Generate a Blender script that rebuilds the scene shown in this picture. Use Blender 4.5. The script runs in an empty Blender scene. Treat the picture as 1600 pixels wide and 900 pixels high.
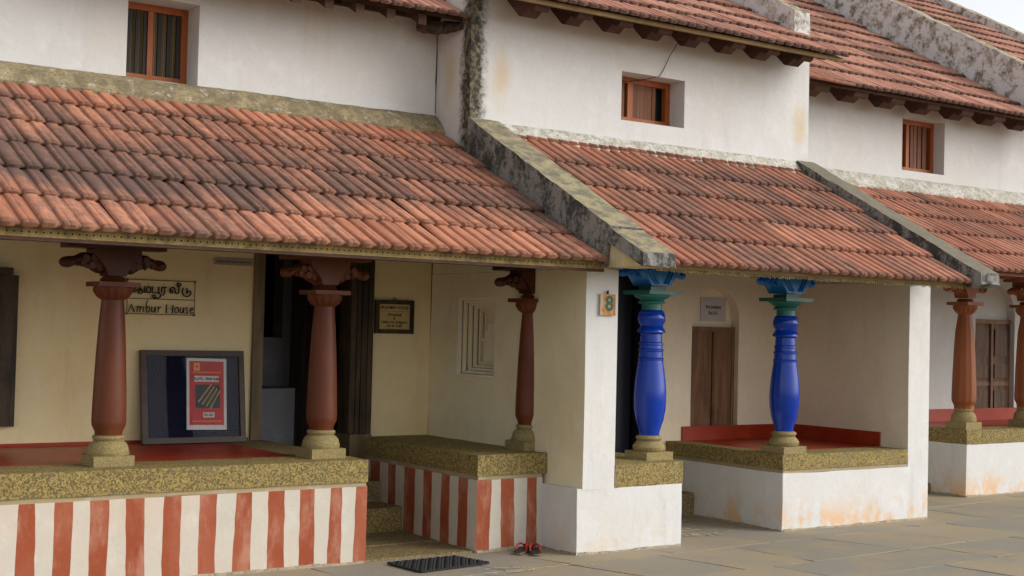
import bpy, bmesh, math, random
from mathutils import Vector, Matrix, noise
random.seed(7)
R = math.radians
sc = bpy.context.scene
COL = sc.collection

# ------------------------------------------------------------------ camera, sky, sun
cam_d = bpy.data.cameras.new('camera')
cam = bpy.data.objects.new('camera', cam_d); COL.objects.link(cam); sc.camera = cam
cam_d.sensor_fit = 'HORIZONTAL'; cam_d.sensor_width = 36.0
cam_d.lens = 47.684; cam_d.clip_start = 0.05; cam_d.clip_end = 2000
_r = Vector((0.82232486, -0.56853749, 0.02338691)); _u = Vector((-0.03663194, -0.01187924, 0.99925822))
_f = Vector((0.56783794, 0.82257158, 0.03059522))
M = Matrix((( _r.x, _u.x, -_f.x, 0.0), (_r.y, _u.y, -_f.y, -8.1351), (_r.z, _u.z, -_f.z, 1.6), (0, 0, 0, 1)))
cam.matrix_world = M

SUN_EL, SUN_AZ = 33.0, 132.0      # azimuth from +Y clockwise: behind the camera, to the right
w = bpy.data.worlds.new('World'); sc.world = w; w.use_nodes = True
nt = w.node_tree; nt.nodes.clear()
out = nt.nodes.new('ShaderNodeOutputWorld'); bg = nt.nodes.new('ShaderNodeBackground')
sky = nt.nodes.new('ShaderNodeTexSky'); sky.sky_type = 'NISHITA'; sky.sun_disc = False
sky.sun_elevation = R(SUN_EL); sky.sun_rotation = R(SUN_AZ); sky.air_density = 1.0; sky.dust_density = 1.6; sky.ozone_density = 1.0
hs = nt.nodes.new('ShaderNodeHueSaturation'); hs.inputs['Saturation'].default_value = 0.16
nt.links.new(sky.outputs[0], hs.inputs['Color']); nt.links.new(hs.outputs[0], bg.inputs[0])
bg.inputs[1].default_value = 0.15
nt.links.new(bg.outputs[0], out.inputs[0])
sun_d = bpy.data.lights.new('sun', 'SUN'); sun_d.energy = 1.15; sun_d.angle = R(40); sun_d.color = (1.0, 0.96, 0.90)
sun = bpy.data.objects.new('sun', sun_d); COL.objects.link(sun)
sdir = Vector((math.sin(R(SUN_AZ)) * math.cos(R(SUN_EL)), math.cos(R(SUN_AZ)) * math.cos(R(SUN_EL)), math.sin(R(SUN_EL))))
sun.rotation_euler = (-sdir).to_track_quat('-Z', 'Y').to_euler()
sun.location = (8, -12, 14)
vs = sc.view_settings
vs.view_transform = 'Standard'; vs.look = 'None'; vs.gamma = 1.0; vs.use_curve_mapping = False
vs.exposure = 0.56

# ------------------------------------------------------------------ materials
class NB:
    """small node-graph builder"""
    def __init__(s, name, rough=0.8, spec=0.3):
        s.m = bpy.data.materials.new(name); s.m.use_nodes = True
        s.t = s.m.node_tree; s.t.nodes.clear()
        s.o = s.t.nodes.new('ShaderNodeOutputMaterial'); s.b = s.t.nodes.new('ShaderNodeBsdfPrincipled')
        s.t.links.new(s.b.outputs[0], s.o.inputs[0])
        s.b.inputs['Roughness'].default_value = rough; s.b.inputs['Specular IOR Level'].default_value = spec
        g = s.t.nodes.new('ShaderNodeNewGeometry'); s.pos = g.outputs['Position']; s.nrm = g.outputs['Normal']
    def n(s, ty, **k):
        x = s.t.nodes.new(ty)
        for a, b in k.items(): setattr(x, a, b)
        return x
    def l(s, a, b): s.t.links.new(a, b)
    def put(s, sock, v):
        if hasattr(v, 'is_output'): s.l(v, sock)
        elif isinstance(v, (tuple, list)) and len(v) == 3 and sock.type == 'RGBA': sock.default_value = (*v, 1)
        else: sock.default_value = v
    def math(s, op, a, b=0.0, c=None, clamp=False):
        x = s.n('ShaderNodeMath', operation=op, use_clamp=clamp)
        s.put(x.inputs[0], a); s.put(x.inputs[1], b)
        if c is not None: s.put(x.inputs[2], c)
        return x.outputs[0]
    def mix(s, f, a, b, mode='MIX'):
        x = s.n('ShaderNodeMix', data_type='RGBA', blend_type=mode)
        s.put(x.inputs[0], f); s.put(x.inputs[6], a); s.put(x.inputs[7], b)
        return x.outputs[2]
    def scale(s, v, sc3):
        x = s.n('ShaderNodeVectorMath', operation='MULTIPLY'); s.l(v, x.inputs[0]); x.inputs[1].default_value = sc3
        return x.outputs[0]
    def noise(s, scale=5, detail=5, rough=.55, vec=None, dist=0.0):
        x = s.n('ShaderNodeTexNoise'); s.l(vec if vec else s.pos, x.inputs['Vector'])
        x.inputs['Scale'].default_value = scale; x.inputs['Detail'].default_value = detail
        x.inputs['Roughness'].default_value = rough; x.inputs['Distortion'].default_value = dist
        return x.outputs['Fac']
    def ramp(s, f, a, b):
        """smooth 0..1 between a and b"""
        x = s.n('ShaderNodeMapRange', interpolation_type='SMOOTHSTEP'); s.put(x.inputs[0], f)
        x.inputs[1].default_value = a; x.inputs[2].default_value = b
        return x.outputs[0]
    def sep(s, v):
        x = s.n('ShaderNodeSeparateXYZ'); s.l(v, x.inputs[0]); return x.outputs
    def bump(s, h, strength=.3, dist=.01):
        x = s.n('ShaderNodeBump'); x.inputs['Strength'].default_value = strength; x.inputs['Distance'].default_value = dist
        s.l(h, x.inputs['Height']); s.l(x.outputs[0], s.b.inputs['Normal'])
    def col(s, c): s.put(s.b.inputs['Base Color'], c)
    def rand(s): return s.n('ShaderNodeObjectInfo').outputs['Random']
    def objco(s): return s.n('ShaderNodeTexCoord').outputs['Object']

def plaster(name, base=(.74, .72, .68), warm=(.62, .50, .33), grime=(.36, .33, .29), warm_amt=.35, grime_amt=.3, foot=None, corner=None, blotch=None):
    k = NB(name, .88, .2)
    c = k.mix(k.math('MULTIPLY', k.ramp(k.noise(1.1, 6, .6), .42, .72), warm_amt), base, warm)
    st = k.noise(3.0, 6, .65, vec=k.scale(k.pos, (2.2, 2.2, .35)))
    c = k.mix(k.math('MULTIPLY', k.ramp(st, .52, .78), grime_amt), c, grime)
    fine = k.noise(28, 4, .6)
    c = k.mix(k.math('MULTIPLY', k.ramp(fine, .45, .75), .10), c, grime)
    sp = k.noise(75, 2, .5)
    c = k.mix(k.math('MULTIPLY', k.ramp(sp, .73, .78), .45), c, (.20, .17, .13))
    mid = k.noise(6, 7, .62)
    c = k.mix(k.math('MULTIPLY', k.ramp(mid, .5, .7), .12), c, (.95, .95, .95))
    x, y, z = k.sep(k.pos)
    if foot:   # rusty wash spattered up from the paving
        fm = k.math('MULTIPLY', k.ramp(k.math('ADD', z, k.math('MULTIPLY', k.noise(4, 5), .35)), .50, .22), k.ramp(k.noise(5.5, 6, .6, vec=k.scale(k.pos, (1, 1, .7))), .44, .62))
        c = k.mix(k.math('MULTIPLY', fm, foot[1]), c, foot[0])
    if corner: # black mould along an exposed corner: (x, y, width)
        d = k.math('ADD', k.math('ABSOLUTE', k.math('SUBTRACT', x, corner[0])), k.math('ABSOLUTE', k.math('SUBTRACT', y, corner[1])))
        d = k.math('ADD', d, k.math('MULTIPLY', k.math('SUBTRACT', k.noise(11, 8, .75), .5), corner[2] * 1.5))
        mm = k.ramp(d, corner[2] * 1.2, corner[2] * .45)
        c = k.mix(mm, c, k.mix(k.ramp(k.noise(22, 5, .65), .4, .65), (.045, .042, .036), (.20, .17, .11)))
    if blotch: # yellow seepage: list of (x, z, rx, rz)
        for bx, by, bz, rx, rz in blotch:
            d = k.math('SQRT', k.math('ADD', k.math('POWER', k.math('DIVIDE', k.math('ADD', k.math('SUBTRACT', x, bx), k.math('SUBTRACT', y, by)), rx), 2), k.math('POWER', k.math('DIVIDE', k.math('SUBTRACT', z, bz), rz), 2)))
            d = k.math('ADD', d, k.math('SUBTRACT', k.noise(4, 5), .5))
            c = k.mix(k.math('MULTIPLY', k.ramp(d, 1.1, .0), .5), c, (.58, .40, .14))
    k.col(c)
    h = k.math('ADD', k.noise(3.5, 4, .5), k.math('MULTIPLY', k.noise(45, 4, .6), .10))
    k.bump(h, .5, .022)
    return k.m

def stone(name, light=(.38, .285, .095), dark=(.065, .050, .026), mid=(.265, .195, .068), sc_=110, amt=.46, patch=.35):
    k = NB(name, .8, .3)
    v = k.n('ShaderNodeTexVoronoi'); k.l(k.pos, v.inputs['Vector']); v.inputs['Scale'].default_value = sc_
    s0 = k.n('ShaderNodeSeparateColor'); k.l(v.outputs['Color'], s0.inputs[0])
    c = k.mix(k.ramp(s0.outputs[0], .15, .8), light, mid)
    sp = k.ramp(k.math('ADD', k.math('MULTIPLY', s0.outputs[1], .6), k.math('MULTIPLY', k.noise(38, 5, .7), .7)), .62, .82)
    c = k.mix(k.math('MULTIPLY', sp, amt * 1.6, clamp=True), c, dark)
    c = k.mix(k.math('MULTIPLY', k.ramp(k.noise(5, 5, .6), .48, .72), patch), c, (.20, .16, .10))
    k.col(c)
    k.bump(k.math('ADD', k.noise(55, 5, .65), k.math('MULTIPLY', s0.outputs[1], .4)), .55, .010)
    return k.m

def paint(name, c0, c1, rough=.38, spec=.5, wear=(.45, .28, .17), wear_amt=.3, streak=(1, 1, .25), bump=.12):
    k = NB(name, rough, spec)
    c = k.mix(k.ramp(k.noise(5, 5, .6, vec=k.scale(k.pos, streak)), .35, .7), c0, c1)
    c = k.mix(k.math('MULTIPLY', k.ramp(k.noise(55, 5, .7), .68, .76), wear_amt), c, wear)
    k.col(c)
    k.l(k.math('ADD', rough - .08, k.math('MULTIPLY', k.noise(14, 5, .6), .25)), k.b.inputs['Roughness'])
    k.bump(k.noise(24, 5, .6, vec=k.scale(k.pos, (1, 1, .4))), bump, .006)
    return k.m

def wood(name, c0, c1, rough=.6, axis=2, g=14.0):
    k = NB(name, rough, .35)
    s3 = [g, g, g]; s3[axis] = 1.3
    n1 = k.noise(1.0, 7, .62, vec=k.scale(k.pos, s3), dist=.6)
    c = k.mix(k.ramp(n1, .3, .7), c0, c1)
    n2 = k.noise(5, 5, .6)
    c = k.mix(k.math('MULTIPLY', k.ramp(n2, .52, .75), .5), c, (c0[0] * .45, c0[1] * .45, c0[2] * .45))
    k.col(c); k.bump(n1, .45, .006)
    return k.m

def flat(name, c, rough=.6, spec=.3, var=.12):
    k = NB(name, rough, spec)
    k.col(k.mix(k.ramp(k.noise(30, 4), .35, .7), c, tuple(min(1, x * (1 - var)) for x in c)))
    return k.m

def tile_mat(name, clean, sooty, seed=0.0, soot=.5, brown=(.22, .115, .082), nose_amt=.5, band=None):
    k = NB(name, .82, .25)
    r = k.rand()
    c = k.mix(k.ramp(r, .0, 1.0), clean, (clean[0] * .70, clean[1] * .62, clean[2] * .60))
    oc = k.objco()
    # world-scale patches of weathering + tile to tile difference + streaks down the tile
    off = k.n('ShaderNodeVectorMath', operation='ADD'); k.l(k.pos, off.inputs[0]); off.inputs[1].default_value = (seed, seed * 1.7, 0)
    big = k.noise(.75, 4, .55, vec=off.outputs[0])
    rr = k.math('FRACT', k.math('MULTIPLY', r, 17.31))
    st = k.noise(1.0, 6, .6, vec=k.scale(k.pos, (34, 7, 7)))
    blot = k.noise(17, 7, .74)
    f = k.math('ADD', k.math('ADD', k.math('MULTIPLY', big, 1.20), k.math('MULTIPLY', rr, .30)), k.math('ADD', k.math('MULTIPLY', st, .60), k.math('MULTIPLY', blot, .75)))
    py = k.sep(k.pos)[1]
    if band: f = k.math('ADD', f, k.math('SUBTRACT', k.math('MULTIPLY', k.math('MULTIPLY', k.ramp(py, band[0], band[0] + .55), k.ramp(py, band[1], band[1] - .25)), band[2]), band[2] * .45))
    c = k.mix(k.math('MULTIPLY', k.ramp(f, 1.47 - soot * .35, 1.75 - soot * .25), .70), c, brown)
    c = k.mix(k.math('MULTIPLY', k.ramp(f, 1.66 - soot * .3, 2.02 - soot * .3), .72), c, sooty)
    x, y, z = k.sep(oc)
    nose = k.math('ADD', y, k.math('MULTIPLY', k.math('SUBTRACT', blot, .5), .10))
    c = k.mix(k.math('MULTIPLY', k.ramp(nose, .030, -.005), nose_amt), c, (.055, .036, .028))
    groove = 0.0
    c = k.mix(k.math('MULTIPLY', k.ramp(k.noise(1.0, 5, .6, vec=k.scale(k.pos, (19, 4, 4))), .50, .66), .42), c, (.13, .070, .052))
    li = k.ramp(k.noise(48, 4, .7), .70, .78)
    c = k.mix(k.math('MULTIPLY', li, .35), c, (.50, .40, .30))
    k.col(c)
    k.bump(k.math('ADD', k.noise(70, 4, .6), st), .35, .005)
    return k.m

def parapet_mat(name, lo=(.062, .060, .054), hi=(.26, .25, .225), top=(.34, .29, .17), whit=0.0):
    k = NB(name, .9, .2)
    n1 = k.noise(7, 8, .70, vec=k.scale(k.pos, (1, 1, .5))); n2 = k.noise(24, 7, .72)
    side = k.mix(k.ramp(k.math('ADD', n1, k.math('MULTIPLY', k.math('SUBTRACT', n2, .5), .7)), .40, .62), lo, hi)
    if whit: side = k.mix(k.math('MULTIPLY', k.ramp(k.noise(7, 8, .7), .42 , .55), whit), side, (.66, .66, .65))
    side = k.mix(k.math('MULTIPLY', k.ramp(n2, .60, .70), .55), side, (.035, .034, .030))
    tp = k.mix(k.ramp(k.noise(9, 7, .65), .40, .62), top, (.17, .15, .11))
    tp = k.mix(k.math('MULTIPLY', k.ramp(n2, .58, .68), .5), tp, (.09, .085, .075))
    c = k.mix(k.ramp(k.sep(k.nrm)[2], .45, .7), side, tp)
    k.col(c); k.bump(k.math('ADD', n2, k.math('MULTIPLY', k.noise(70, 4), .4)), .7, .012)
    return k.m

def mortar_mat(name, base, lich, white=.3):
    k = NB(name, .92, .2)
    n1 = k.noise(9, 8, .74); n2 = k.noise(42, 6, .72)
    c = k.mix(k.ramp(n1, .38, .62), base, lich)
    c = k.mix(k.math('MULTIPLY', k.ramp(k.noise(11, 7, .7), .56, .66), white), c, (.66, .64, .60))
    c = k.mix(k.math('MULTIPLY', k.ramp(n2, .50, .64), .6), c, (.10, .09, .06))
    k.col(c); k.bump(k.math('ADD', n1, k.math('MULTIPLY', n2, .5)), .7, .015)
    return k.m

MT = {}
MT['wall_up'] = plaster('whitewash_upper', (.62, .612, .598), warm_amt=.22, grime_amt=.18)
MT['wall_up2'] = plaster('whitewash_upper_mould', (.63, .622, .608), warm_amt=.22, grime_amt=.16, corner=(5.97, 1.19, .155),
                         blotch=[(9.82, 1.19, 3.65, .14, .28), (5.97, 1.50, 3.72, .13, .32)])
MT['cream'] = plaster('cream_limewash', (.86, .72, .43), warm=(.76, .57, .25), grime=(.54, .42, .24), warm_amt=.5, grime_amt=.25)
MT['white'] = plaster('whitewash_front', (.66, .652, .635), warm_amt=.25, grime_amt=.25, foot=((.72, .42, .18), .75))
MT['white_b'] = plaster('whitewash_block', (.66, .652, .635), warm_amt=.25, grime_amt=.30, foot=((.60, .44, .28), .35))
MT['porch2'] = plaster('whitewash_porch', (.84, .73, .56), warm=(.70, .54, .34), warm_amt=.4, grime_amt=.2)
MT['stripe_w'] = plaster('stripe_offwhite', (.57, .52, .44), warm=(.66, .45, .32), warm_amt=.3, grime_amt=.18)
k = NB('stripe_red', .8, .25)
c = k.mix(k.ramp(k.noise(2.6, 6, .6), .35, .68), (.30, .066, .026), (.36, .108, .055))
c = k.mix(k.math('MULTIPLY', k.ramp(k.noise(4.2, 7, .65, vec=k.scale(k.pos, (1.5, 1.5, .7))), .47, .70), .72), c, (.47, .25, .17))
st_ = k.noise(1, 6, .6, vec=k.scale(k.pos, (60, 60, 4)))
c = k.mix(k.math('MULTIPLY', k.ramp(st_, .60, .72), .6), c, (.17, .035, .018))
c = k.mix(k.math('MULTIPLY', k.ramp(k.noise(60, 4, .7), .70, .76), .6), c, (.66, .56, .48))
k.col(c); k.bump(k.noise(30, 5), .3, .006); MT['stripe_r'] = k.m
MT['stone'] = stone('yellow_granite')
MT['stone_d'] = stone('yellow_granite_dull', (.33, .25, .11), mid=(.24, .18, .078))
MT['stone_b'] = stone('sandy_base_stone', (.37, .29, .125), mid=(.28, .215, .090), dark=(.12, .09, .045), sc_=150, amt=.22, patch=.3)
MT['bed'] = plaster('bedding_mortar', (.36, .29, .17), warm=(.30, .22, .10), warm_amt=.5, grime_amt=.4)
MT['pave'] = None
MT['red_floor'] = paint('red_oxide', (.30, .026, .006), (.36, .042, .011), .34, .3, wear=(.35, .2, .13), wear_amt=.08, streak=(1, 1, 1), bump=.015)
MT['brown'] = paint('red_brown_paint', (.105, .026, .010), (.150, .042, .016), .40, .28)
MT['brown_d'] = paint('dark_brown_paint', (.055, .016, .008), (.085, .025, .013), .42, .3, wear_amt=.15)
MT['orange_brown'] = paint('orange_brown_paint', (.21, .058, .016), (.27, .082, .025), .45, .28)
MT['blue'] = paint('gloss_blue_paint', (.0005, .028, .29), (.001, .042, .37), .13, .42, wear=(.25, .35, .6), wear_amt=.22, bump=.08)
MT['sky_blue'] = paint('blue_bracket_paint', (.004, .13, .42), (.008, .17, .50), .32, .5, wear_amt=.1)
MT['green'] = paint('green_paint', (.012, .105, .085), (.02, .15, .125), .34, .5, wear_amt=.1)
MT['door'] = wood('old_door_wood', (.135, .062, .026), (.24, .125, .058))
MT['door_d'] = wood('dark_door_wood', (.040, .020, .010), (.16, .075, .030))
MT['frame_d'] = wood('black_frame_wood', (.022, .015, .010), (.085, .055, .030))
MT['frame_l'] = wood('worn_frame_wood', (.10, .070, .038), (.20, .140, .075))
MT['orange_wood'] = wood('orange_window_wood', (.38, .105, .022), (.30, .075, .018), .5)
MT['slat'] = wood('brown_window_slat', (.20, .068, .022), (.12, .045, .020), .6)
MT['rafter'] = wood('rafter_wood', (.095, .042, .022), (.05, .024, .015), .75, axis=1)
MT['deck'] = wood('roof_boarding', (.10, .060, .032), (.06, .036, .020), .8, axis=0)
MT['batten'] = wood('pale_batten', (.36, .26, .13), (.24, .16, .075), .8, axis=0)
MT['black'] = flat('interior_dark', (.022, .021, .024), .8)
MT['navy_dark'] = flat('navy_door_paint', (.010, .011, .022), .5)
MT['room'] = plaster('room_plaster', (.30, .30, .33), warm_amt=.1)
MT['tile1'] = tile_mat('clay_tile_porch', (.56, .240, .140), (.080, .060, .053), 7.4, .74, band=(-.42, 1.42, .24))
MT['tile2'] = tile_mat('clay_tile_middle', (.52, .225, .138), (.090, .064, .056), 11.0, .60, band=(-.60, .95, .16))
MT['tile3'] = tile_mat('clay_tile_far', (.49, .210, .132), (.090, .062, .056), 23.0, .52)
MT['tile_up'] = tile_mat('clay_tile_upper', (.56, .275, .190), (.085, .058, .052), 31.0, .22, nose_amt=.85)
MT['parapet'] = parapet_mat('parapet_black_mould')
MT['parapet_b'] = parapet_mat('parapet_grey', top=(.20, .18, .13))
MT['parapet_w'] = parapet_mat('parapet_peeling', lo=(.20, .165, .12), hi=(.46, .43, .38), top=(.42, .36, .24), whit=.9)
MT['mortar'] = mortar_mat('lichen_mortar', (.34, .27, .15), (.19, .155, .095), .45)
MT['mortar_w'] = mortar_mat('whitish_mortar', (.60, .58, .53), (.38, .35, .27), .5)
MT['party'] = plaster('cream_side_wall', (.82, .73, .50), warm=(.66, .54, .32), grime=(.50, .46, .34), warm_amt=.5, grime_amt=.4)
MT['niche'] = plaster('recess_lit_plaster', (.88, .79, .58), warm=(.78, .64, .40), warm_amt=.3, grime_amt=.1)  # paler than the side wall: light on the mouldings put into the colour
MT['corbel'] = plaster('yellowed_plaster', (.62, .50, .27), warm=(.45, .32, .12), warm_amt=.6, grime_amt=.5)

k = NB('perforated_fascia', .75, .3)
x_, y_, z_ = k.sep(k.pos)
fx = k.math('SUBTRACT', k.math('FRACT', k.math('DIVIDE', x_, .039)), .5)
fz = k.math('DIVIDE', k.math('SUBTRACT', z_, 2.068), .039)
dd = k.math('SQRT', k.math('ADD', k.math('POWER', fx, 2), k.math('POWER', fz, 2)))
c = k.mix(k.ramp(k.noise(12, 6), .4, .65), (.36, .26, .10), (.19, .135, .055))
c = k.mix(k.ramp(dd, .20, .14), c, (.030, .022, .014))
ring = k.math('MULTIPLY', k.ramp(dd, .36, .41), k.ramp(dd, .50, .45))
c = k.mix(k.math('MULTIPLY', ring, .55), c, (.14, .09, .03))
c = k.mix(k.math('MULTIPLY', k.ramp(k.noise(30, 6, .7), .50, .66), .6), c, (.10, .07, .035))
k.col(c); MT['fascia'] = k.m

k = NB('flagstone', .85, .25)
r_ = k.rand()
c = k.mix(k.ramp(r_, 0, 1), (.33, .275, .190), (.265, .240, .195))
c = k.mix(k.math('MULTIPLY', k.ramp(k.noise(2.2, 6, .62), .42, .66), .65), c, (.37, .28, .155))
c = k.mix(k.math('MULTIPLY', k.ramp(k.noise(1.3, 5, .6), .55, .72), .45), c, (.22, .21, .19))
c = k.mix(k.math('MULTIPLY', k.ramp(k.noise(130, 4, .7), .50, .68), .45), c, (.16, .13, .09))
c = k.mix(k.math('MULTIPLY', k.ramp(k.noise(90, 3, .6), .60, .70), .35), c, (.44, .38, .29))
k.col(c); k.bump(k.math('ADD', k.noise(9, 6, .6), k.math('MULTIPLY', k.noise(120, 4, .6), .25)), .55, .010); MT['pave'] = k.m
k = NB('packed_dirt', .95, .1)
c = k.mix(k.ramp(k.noise(7, 6), .4, .65), (.30, .24, .15), (.22, .17, .11))
k.col(c); k.bump(k.noise(50, 5), .5, .01); MT['dirt'] = k.m

# ------------------------------------------------------------------ mesh helpers
def finish(name, bm, mat, parent=None, smooth=None):
    me = bpy.data.meshes.new(name)
    bmesh.ops.recalc_face_normals(bm, faces=bm.faces[:])
    bm.to_mesh(me); bm.free()
    for m in (mat if isinstance(mat, (list, tuple)) else [mat]): me.materials.append(m)
    if smooth is not None:
        me.polygons.foreach_set('use_smooth', [True] * len(me.polygons)); me.set_sharp_from_angle(angle=R(smooth))
    return link(name, me, parent)
def link(name, me, parent=None):
    o = bpy.data.objects.new(name, me); COL.objects.link(o)
    if parent is not None: attach(o, parent)
    return o
def world_mat(p):
    m = Matrix.Translation(p.location) if p.rotation_euler[:] == (0, 0, 0) and p.parent is None else None
    if m is None:
        m = Matrix.LocRotScale(p.location, p.rotation_euler, p.scale)
        if p.parent is not None: m = world_mat(p.parent) @ p.matrix_parent_inverse @ m
    return m
def attach(o, parent):
    o.parent = parent; o.matrix_parent_inverse = world_mat(parent).inverted()
def tag(o, label, cat, group=None):
    o['label'] = label; o['category'] = cat
    if group: o['group'] = group
    return o
def thing(name, loc, label, cat, group=None):
    o = bpy.data.objects.new(name, None); o.empty_display_size = .2; COL.objects.link(o); o.location = loc
    return tag(o, label, cat, group)

def box(bm, x0, x1, y0, y1, z0, z1, mi=0):
    v = [bm.verts.new(p) for p in ((x0, y0, z0), (x1, y0, z0), (x1, y1, z0), (x0, y1, z0), (x0, y0, z1), (x1, y0, z1), (x1, y1, z1), (x0, y1, z1))]
    for q in ((0, 3, 2, 1), (4, 5, 6, 7), (0, 1, 5, 4), (1, 2, 6, 5), (2, 3, 7, 6), (3, 0, 4, 7)):
        f = bm.faces.new([v[i] for i in q]); f.material_index = mi
    return v
def bevel(bm, off=.006, seg=2, ang=30):
    es = [e for e in bm.edges if len(e.link_faces) == 2 and e.calc_face_angle(0) > R(ang)]
    if es: bmesh.ops.bevel(bm, geom=es, offset=off, segments=seg, profile=.6, affect='EDGES', clamp_overlap=True)
def rough_up(bm, size=.12, amp=.006, freq=2.5, seed=0.0):
    """cut long edges and push the surface about, for hand-laid plaster"""
    for _ in range(7):
        es = [e for e in bm.edges if e.calc_length() > size]
        if not es or len(bm.faces) > 6000: break
        bmesh.ops.subdivide_edges(bm, edges=es, cuts=1, use_grid_fill=True)
    for v in bm.verts:
        p = v.co * freq + Vector((seed, seed * 2, 0))
        d = noise.noise_vector(p) + noise.noise_vector(p * 3.1) * .4
        v.co += d * amp
def prism(bm, pts, x0, x1, mi=0):
    """polygon in (y, z) extruded along x"""
    a = [bm.verts.new((x0, y, z)) for y, z in pts]; b = [bm.verts.new((x1, y, z)) for y, z in pts]
    n = len(pts)
    bm.faces.new(a).material_index = mi; bm.faces.new(b[::-1]).material_index = mi
    for i in range(n): bm.faces.new((a[i], b[i], b[(i + 1) % n], a[(i + 1) % n])).material_index = mi
def prism_xz(bm, pts, y0, y1):
    a = [bm.verts.new((x, y0, z)) for x, z in pts]; b = [bm.verts.new((x, y1, z)) for x, z in pts]
    n = len(pts); bm.faces.new(a); bm.faces.new(b[::-1])
    for i in range(n): bm.faces.new((a[i], b[i], b[(i + 1) % n], a[(i + 1) % n]))
def lathe(bm, prof, cx, cy, n=28, rot=0.0, mi=None):
    rings = []
    for r, z in prof:
        rings.append([bm.verts.new((cx + r * math.cos(rot + 2 * math.pi * i / n), cy + r * math.sin(rot + 2 * math.pi * i / n), z)) for i in range(n)])
    for j in range(len(rings) - 1):
        for i in range(n):
            f = bm.faces.new((rings[j][i], rings[j][(i + 1) % n], rings[j + 1][(i + 1) % n], rings[j + 1][i]))
            if mi: f.material_index = mi[j]
    bm.faces.new(rings[0][::-1]); bm.faces.new(rings[-1])
def tube(bm, pts, rad, n=8, cap=True):
    """tube through 3-D points; rad a number or a list"""
    P = [Vector(p) for p in pts]; rs = rad if isinstance(rad, (list, tuple)) else [rad] * len(P)
    up = None; rings = []
    for i, p in enumerate(P):
        t = (P[min(i + 1, len(P) - 1)] - P[max(i - 1, 0)]).normalized()
        if up is None: up = Vector((0, 0, 1)) if abs(t.z) < .9 else Vector((0, 1, 0))
        a = t.cross(up).normalized(); b = a.cross(t).normalized(); up = b
        rings.append([bm.verts.new(p + (a * math.cos(2 * math.pi * j / n) + b * math.sin(2 * math.pi * j / n)) * rs[i]) for j in range(n)])
    for i in range(len(rings) - 1):
        for j in range(n): bm.faces.new((rings[i][j], rings[i][(j + 1) % n], rings[i + 1][(j + 1) % n], rings[i + 1][j]))
    if cap: bm.faces.new(rings[0][::-1]); bm.faces.new(rings[-1])
def disc_y(bm, cx, cz, r, y0, y1, n=14):
    a = [bm.verts.new((cx + r * math.cos(2 * math.pi * i / n), y0, cz + r * math.sin(2 * math.pi * i / n))) for i in range(n)]
    b = [bm.verts.new((v.co.x, y1, v.co.z)) for v in a]
    bm.faces.new(a); bm.faces.new(b[::-1])
    for i in range(n): bm.faces.new((a[i], b[i], b[(i + 1) % n], a[(i + 1) % n]))
def grid_wall(bm, u0, u1, z0, z1, holes, d0, d1, axis='y', cell=.35, amp=.005, seed=0.0):
    """wall slab in u (x or y) and z with rectangular holes, front face at d0, back at d1"""
    us = {u0, u1}; zs = {z0, z1}
    for a, b, c_, d_ in holes: us |= {a, b}; zs |= {c_, d_}
    def fill(s):
        s = sorted(s); o = []
        for a, b in zip(s, s[1:]):
            n = max(1, int((b - a) / cell)); o += [a + (b - a) * i / n for i in range(n)]
        return o + [s[-1]]
    us = fill(us); zs = fill(zs)
    inh = lambda u, z: any(a < u < b and c_ < z < d_ for a, b, c_, d_ in holes)
    solid = [[not inh((us[i] + us[i + 1]) / 2, (zs[j] + zs[j + 1]) / 2) for j in range(len(zs) - 1)] for i in range(len(us) - 1)]
    V = {}
    def vt(i, j, s):
        if (i, j, s) not in V:
            d = d0 if s == 0 else d1
            if s == 0: d += noise.noise(Vector((us[i] * 1.3 + seed, zs[j] * 1.3, 0))) * amp
            V[(i, j, s)] = bm.verts.new((us[i], d, zs[j]) if axis == 'y' else (d, us[i], zs[j]))
        return V[(i, j, s)]
    ni, nj = len(us) - 1, len(zs) - 1
    for i in range(ni):
        for j in range(nj):
            if not solid[i][j]: continue
            for s in (0, 1): bm.faces.new((vt(i, j, s), vt(i + 1, j, s), vt(i + 1, j + 1, s), vt(i, j + 1, s)))
            for (di, dj, a, b) in ((-1, 0, (i, j), (i, j + 1)), (1, 0, (i + 1, j), (i + 1, j + 1)), (0, -1, (i, j), (i + 1, j)), (0, 1, (i, j + 1), (i + 1, j + 1))):
                ii, jj = i + di, j + dj
                if not (0 <= ii < ni and 0 <= jj < nj) or not solid[ii][jj]:
                    bm.faces.new((vt(*a, 0), vt(*b, 0), vt(*b, 1), vt(*a, 1)))
def arch_fill(bm, xa, xb, zs, zt, ztop, y0, y1, n=18):
    """the two spandrels that turn the square head of a recess into a round arch"""
    cx = (xa + xb) / 2; rx = (xb - xa) / 2; rz = zt - zs
    arc = [(cx - rx * math.cos(math.pi * i / n), zs + rz * math.sin(math.pi * i / n)) for i in range(n + 1)]
    for i in range(n):
        (ax, az), (bx, bz) = arc[i], arc[i + 1]
        q = [(ax, az), (bx, bz), (bx, ztop), (ax, ztop)]
        f = [bm.verts.new((x, y0, z)) for x, z in q]; g = [bm.verts.new((x, y1, z)) for x, z in q]
        bm.faces.new(f); bm.faces.new((f[0], g[0], g[1], f[1]))
def wbox(name, mat, parent, *b, bev=.004, rough=0.0, size=.12, seed=0.0, sm=30):
    bm = bmesh.new(); box(bm, *b)
    if bev: bevel(bm, bev)
    if rough: rough_up(bm, size, rough, seed=seed)
    return finish(name, bm, mat, parent, smooth=sm)

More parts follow.
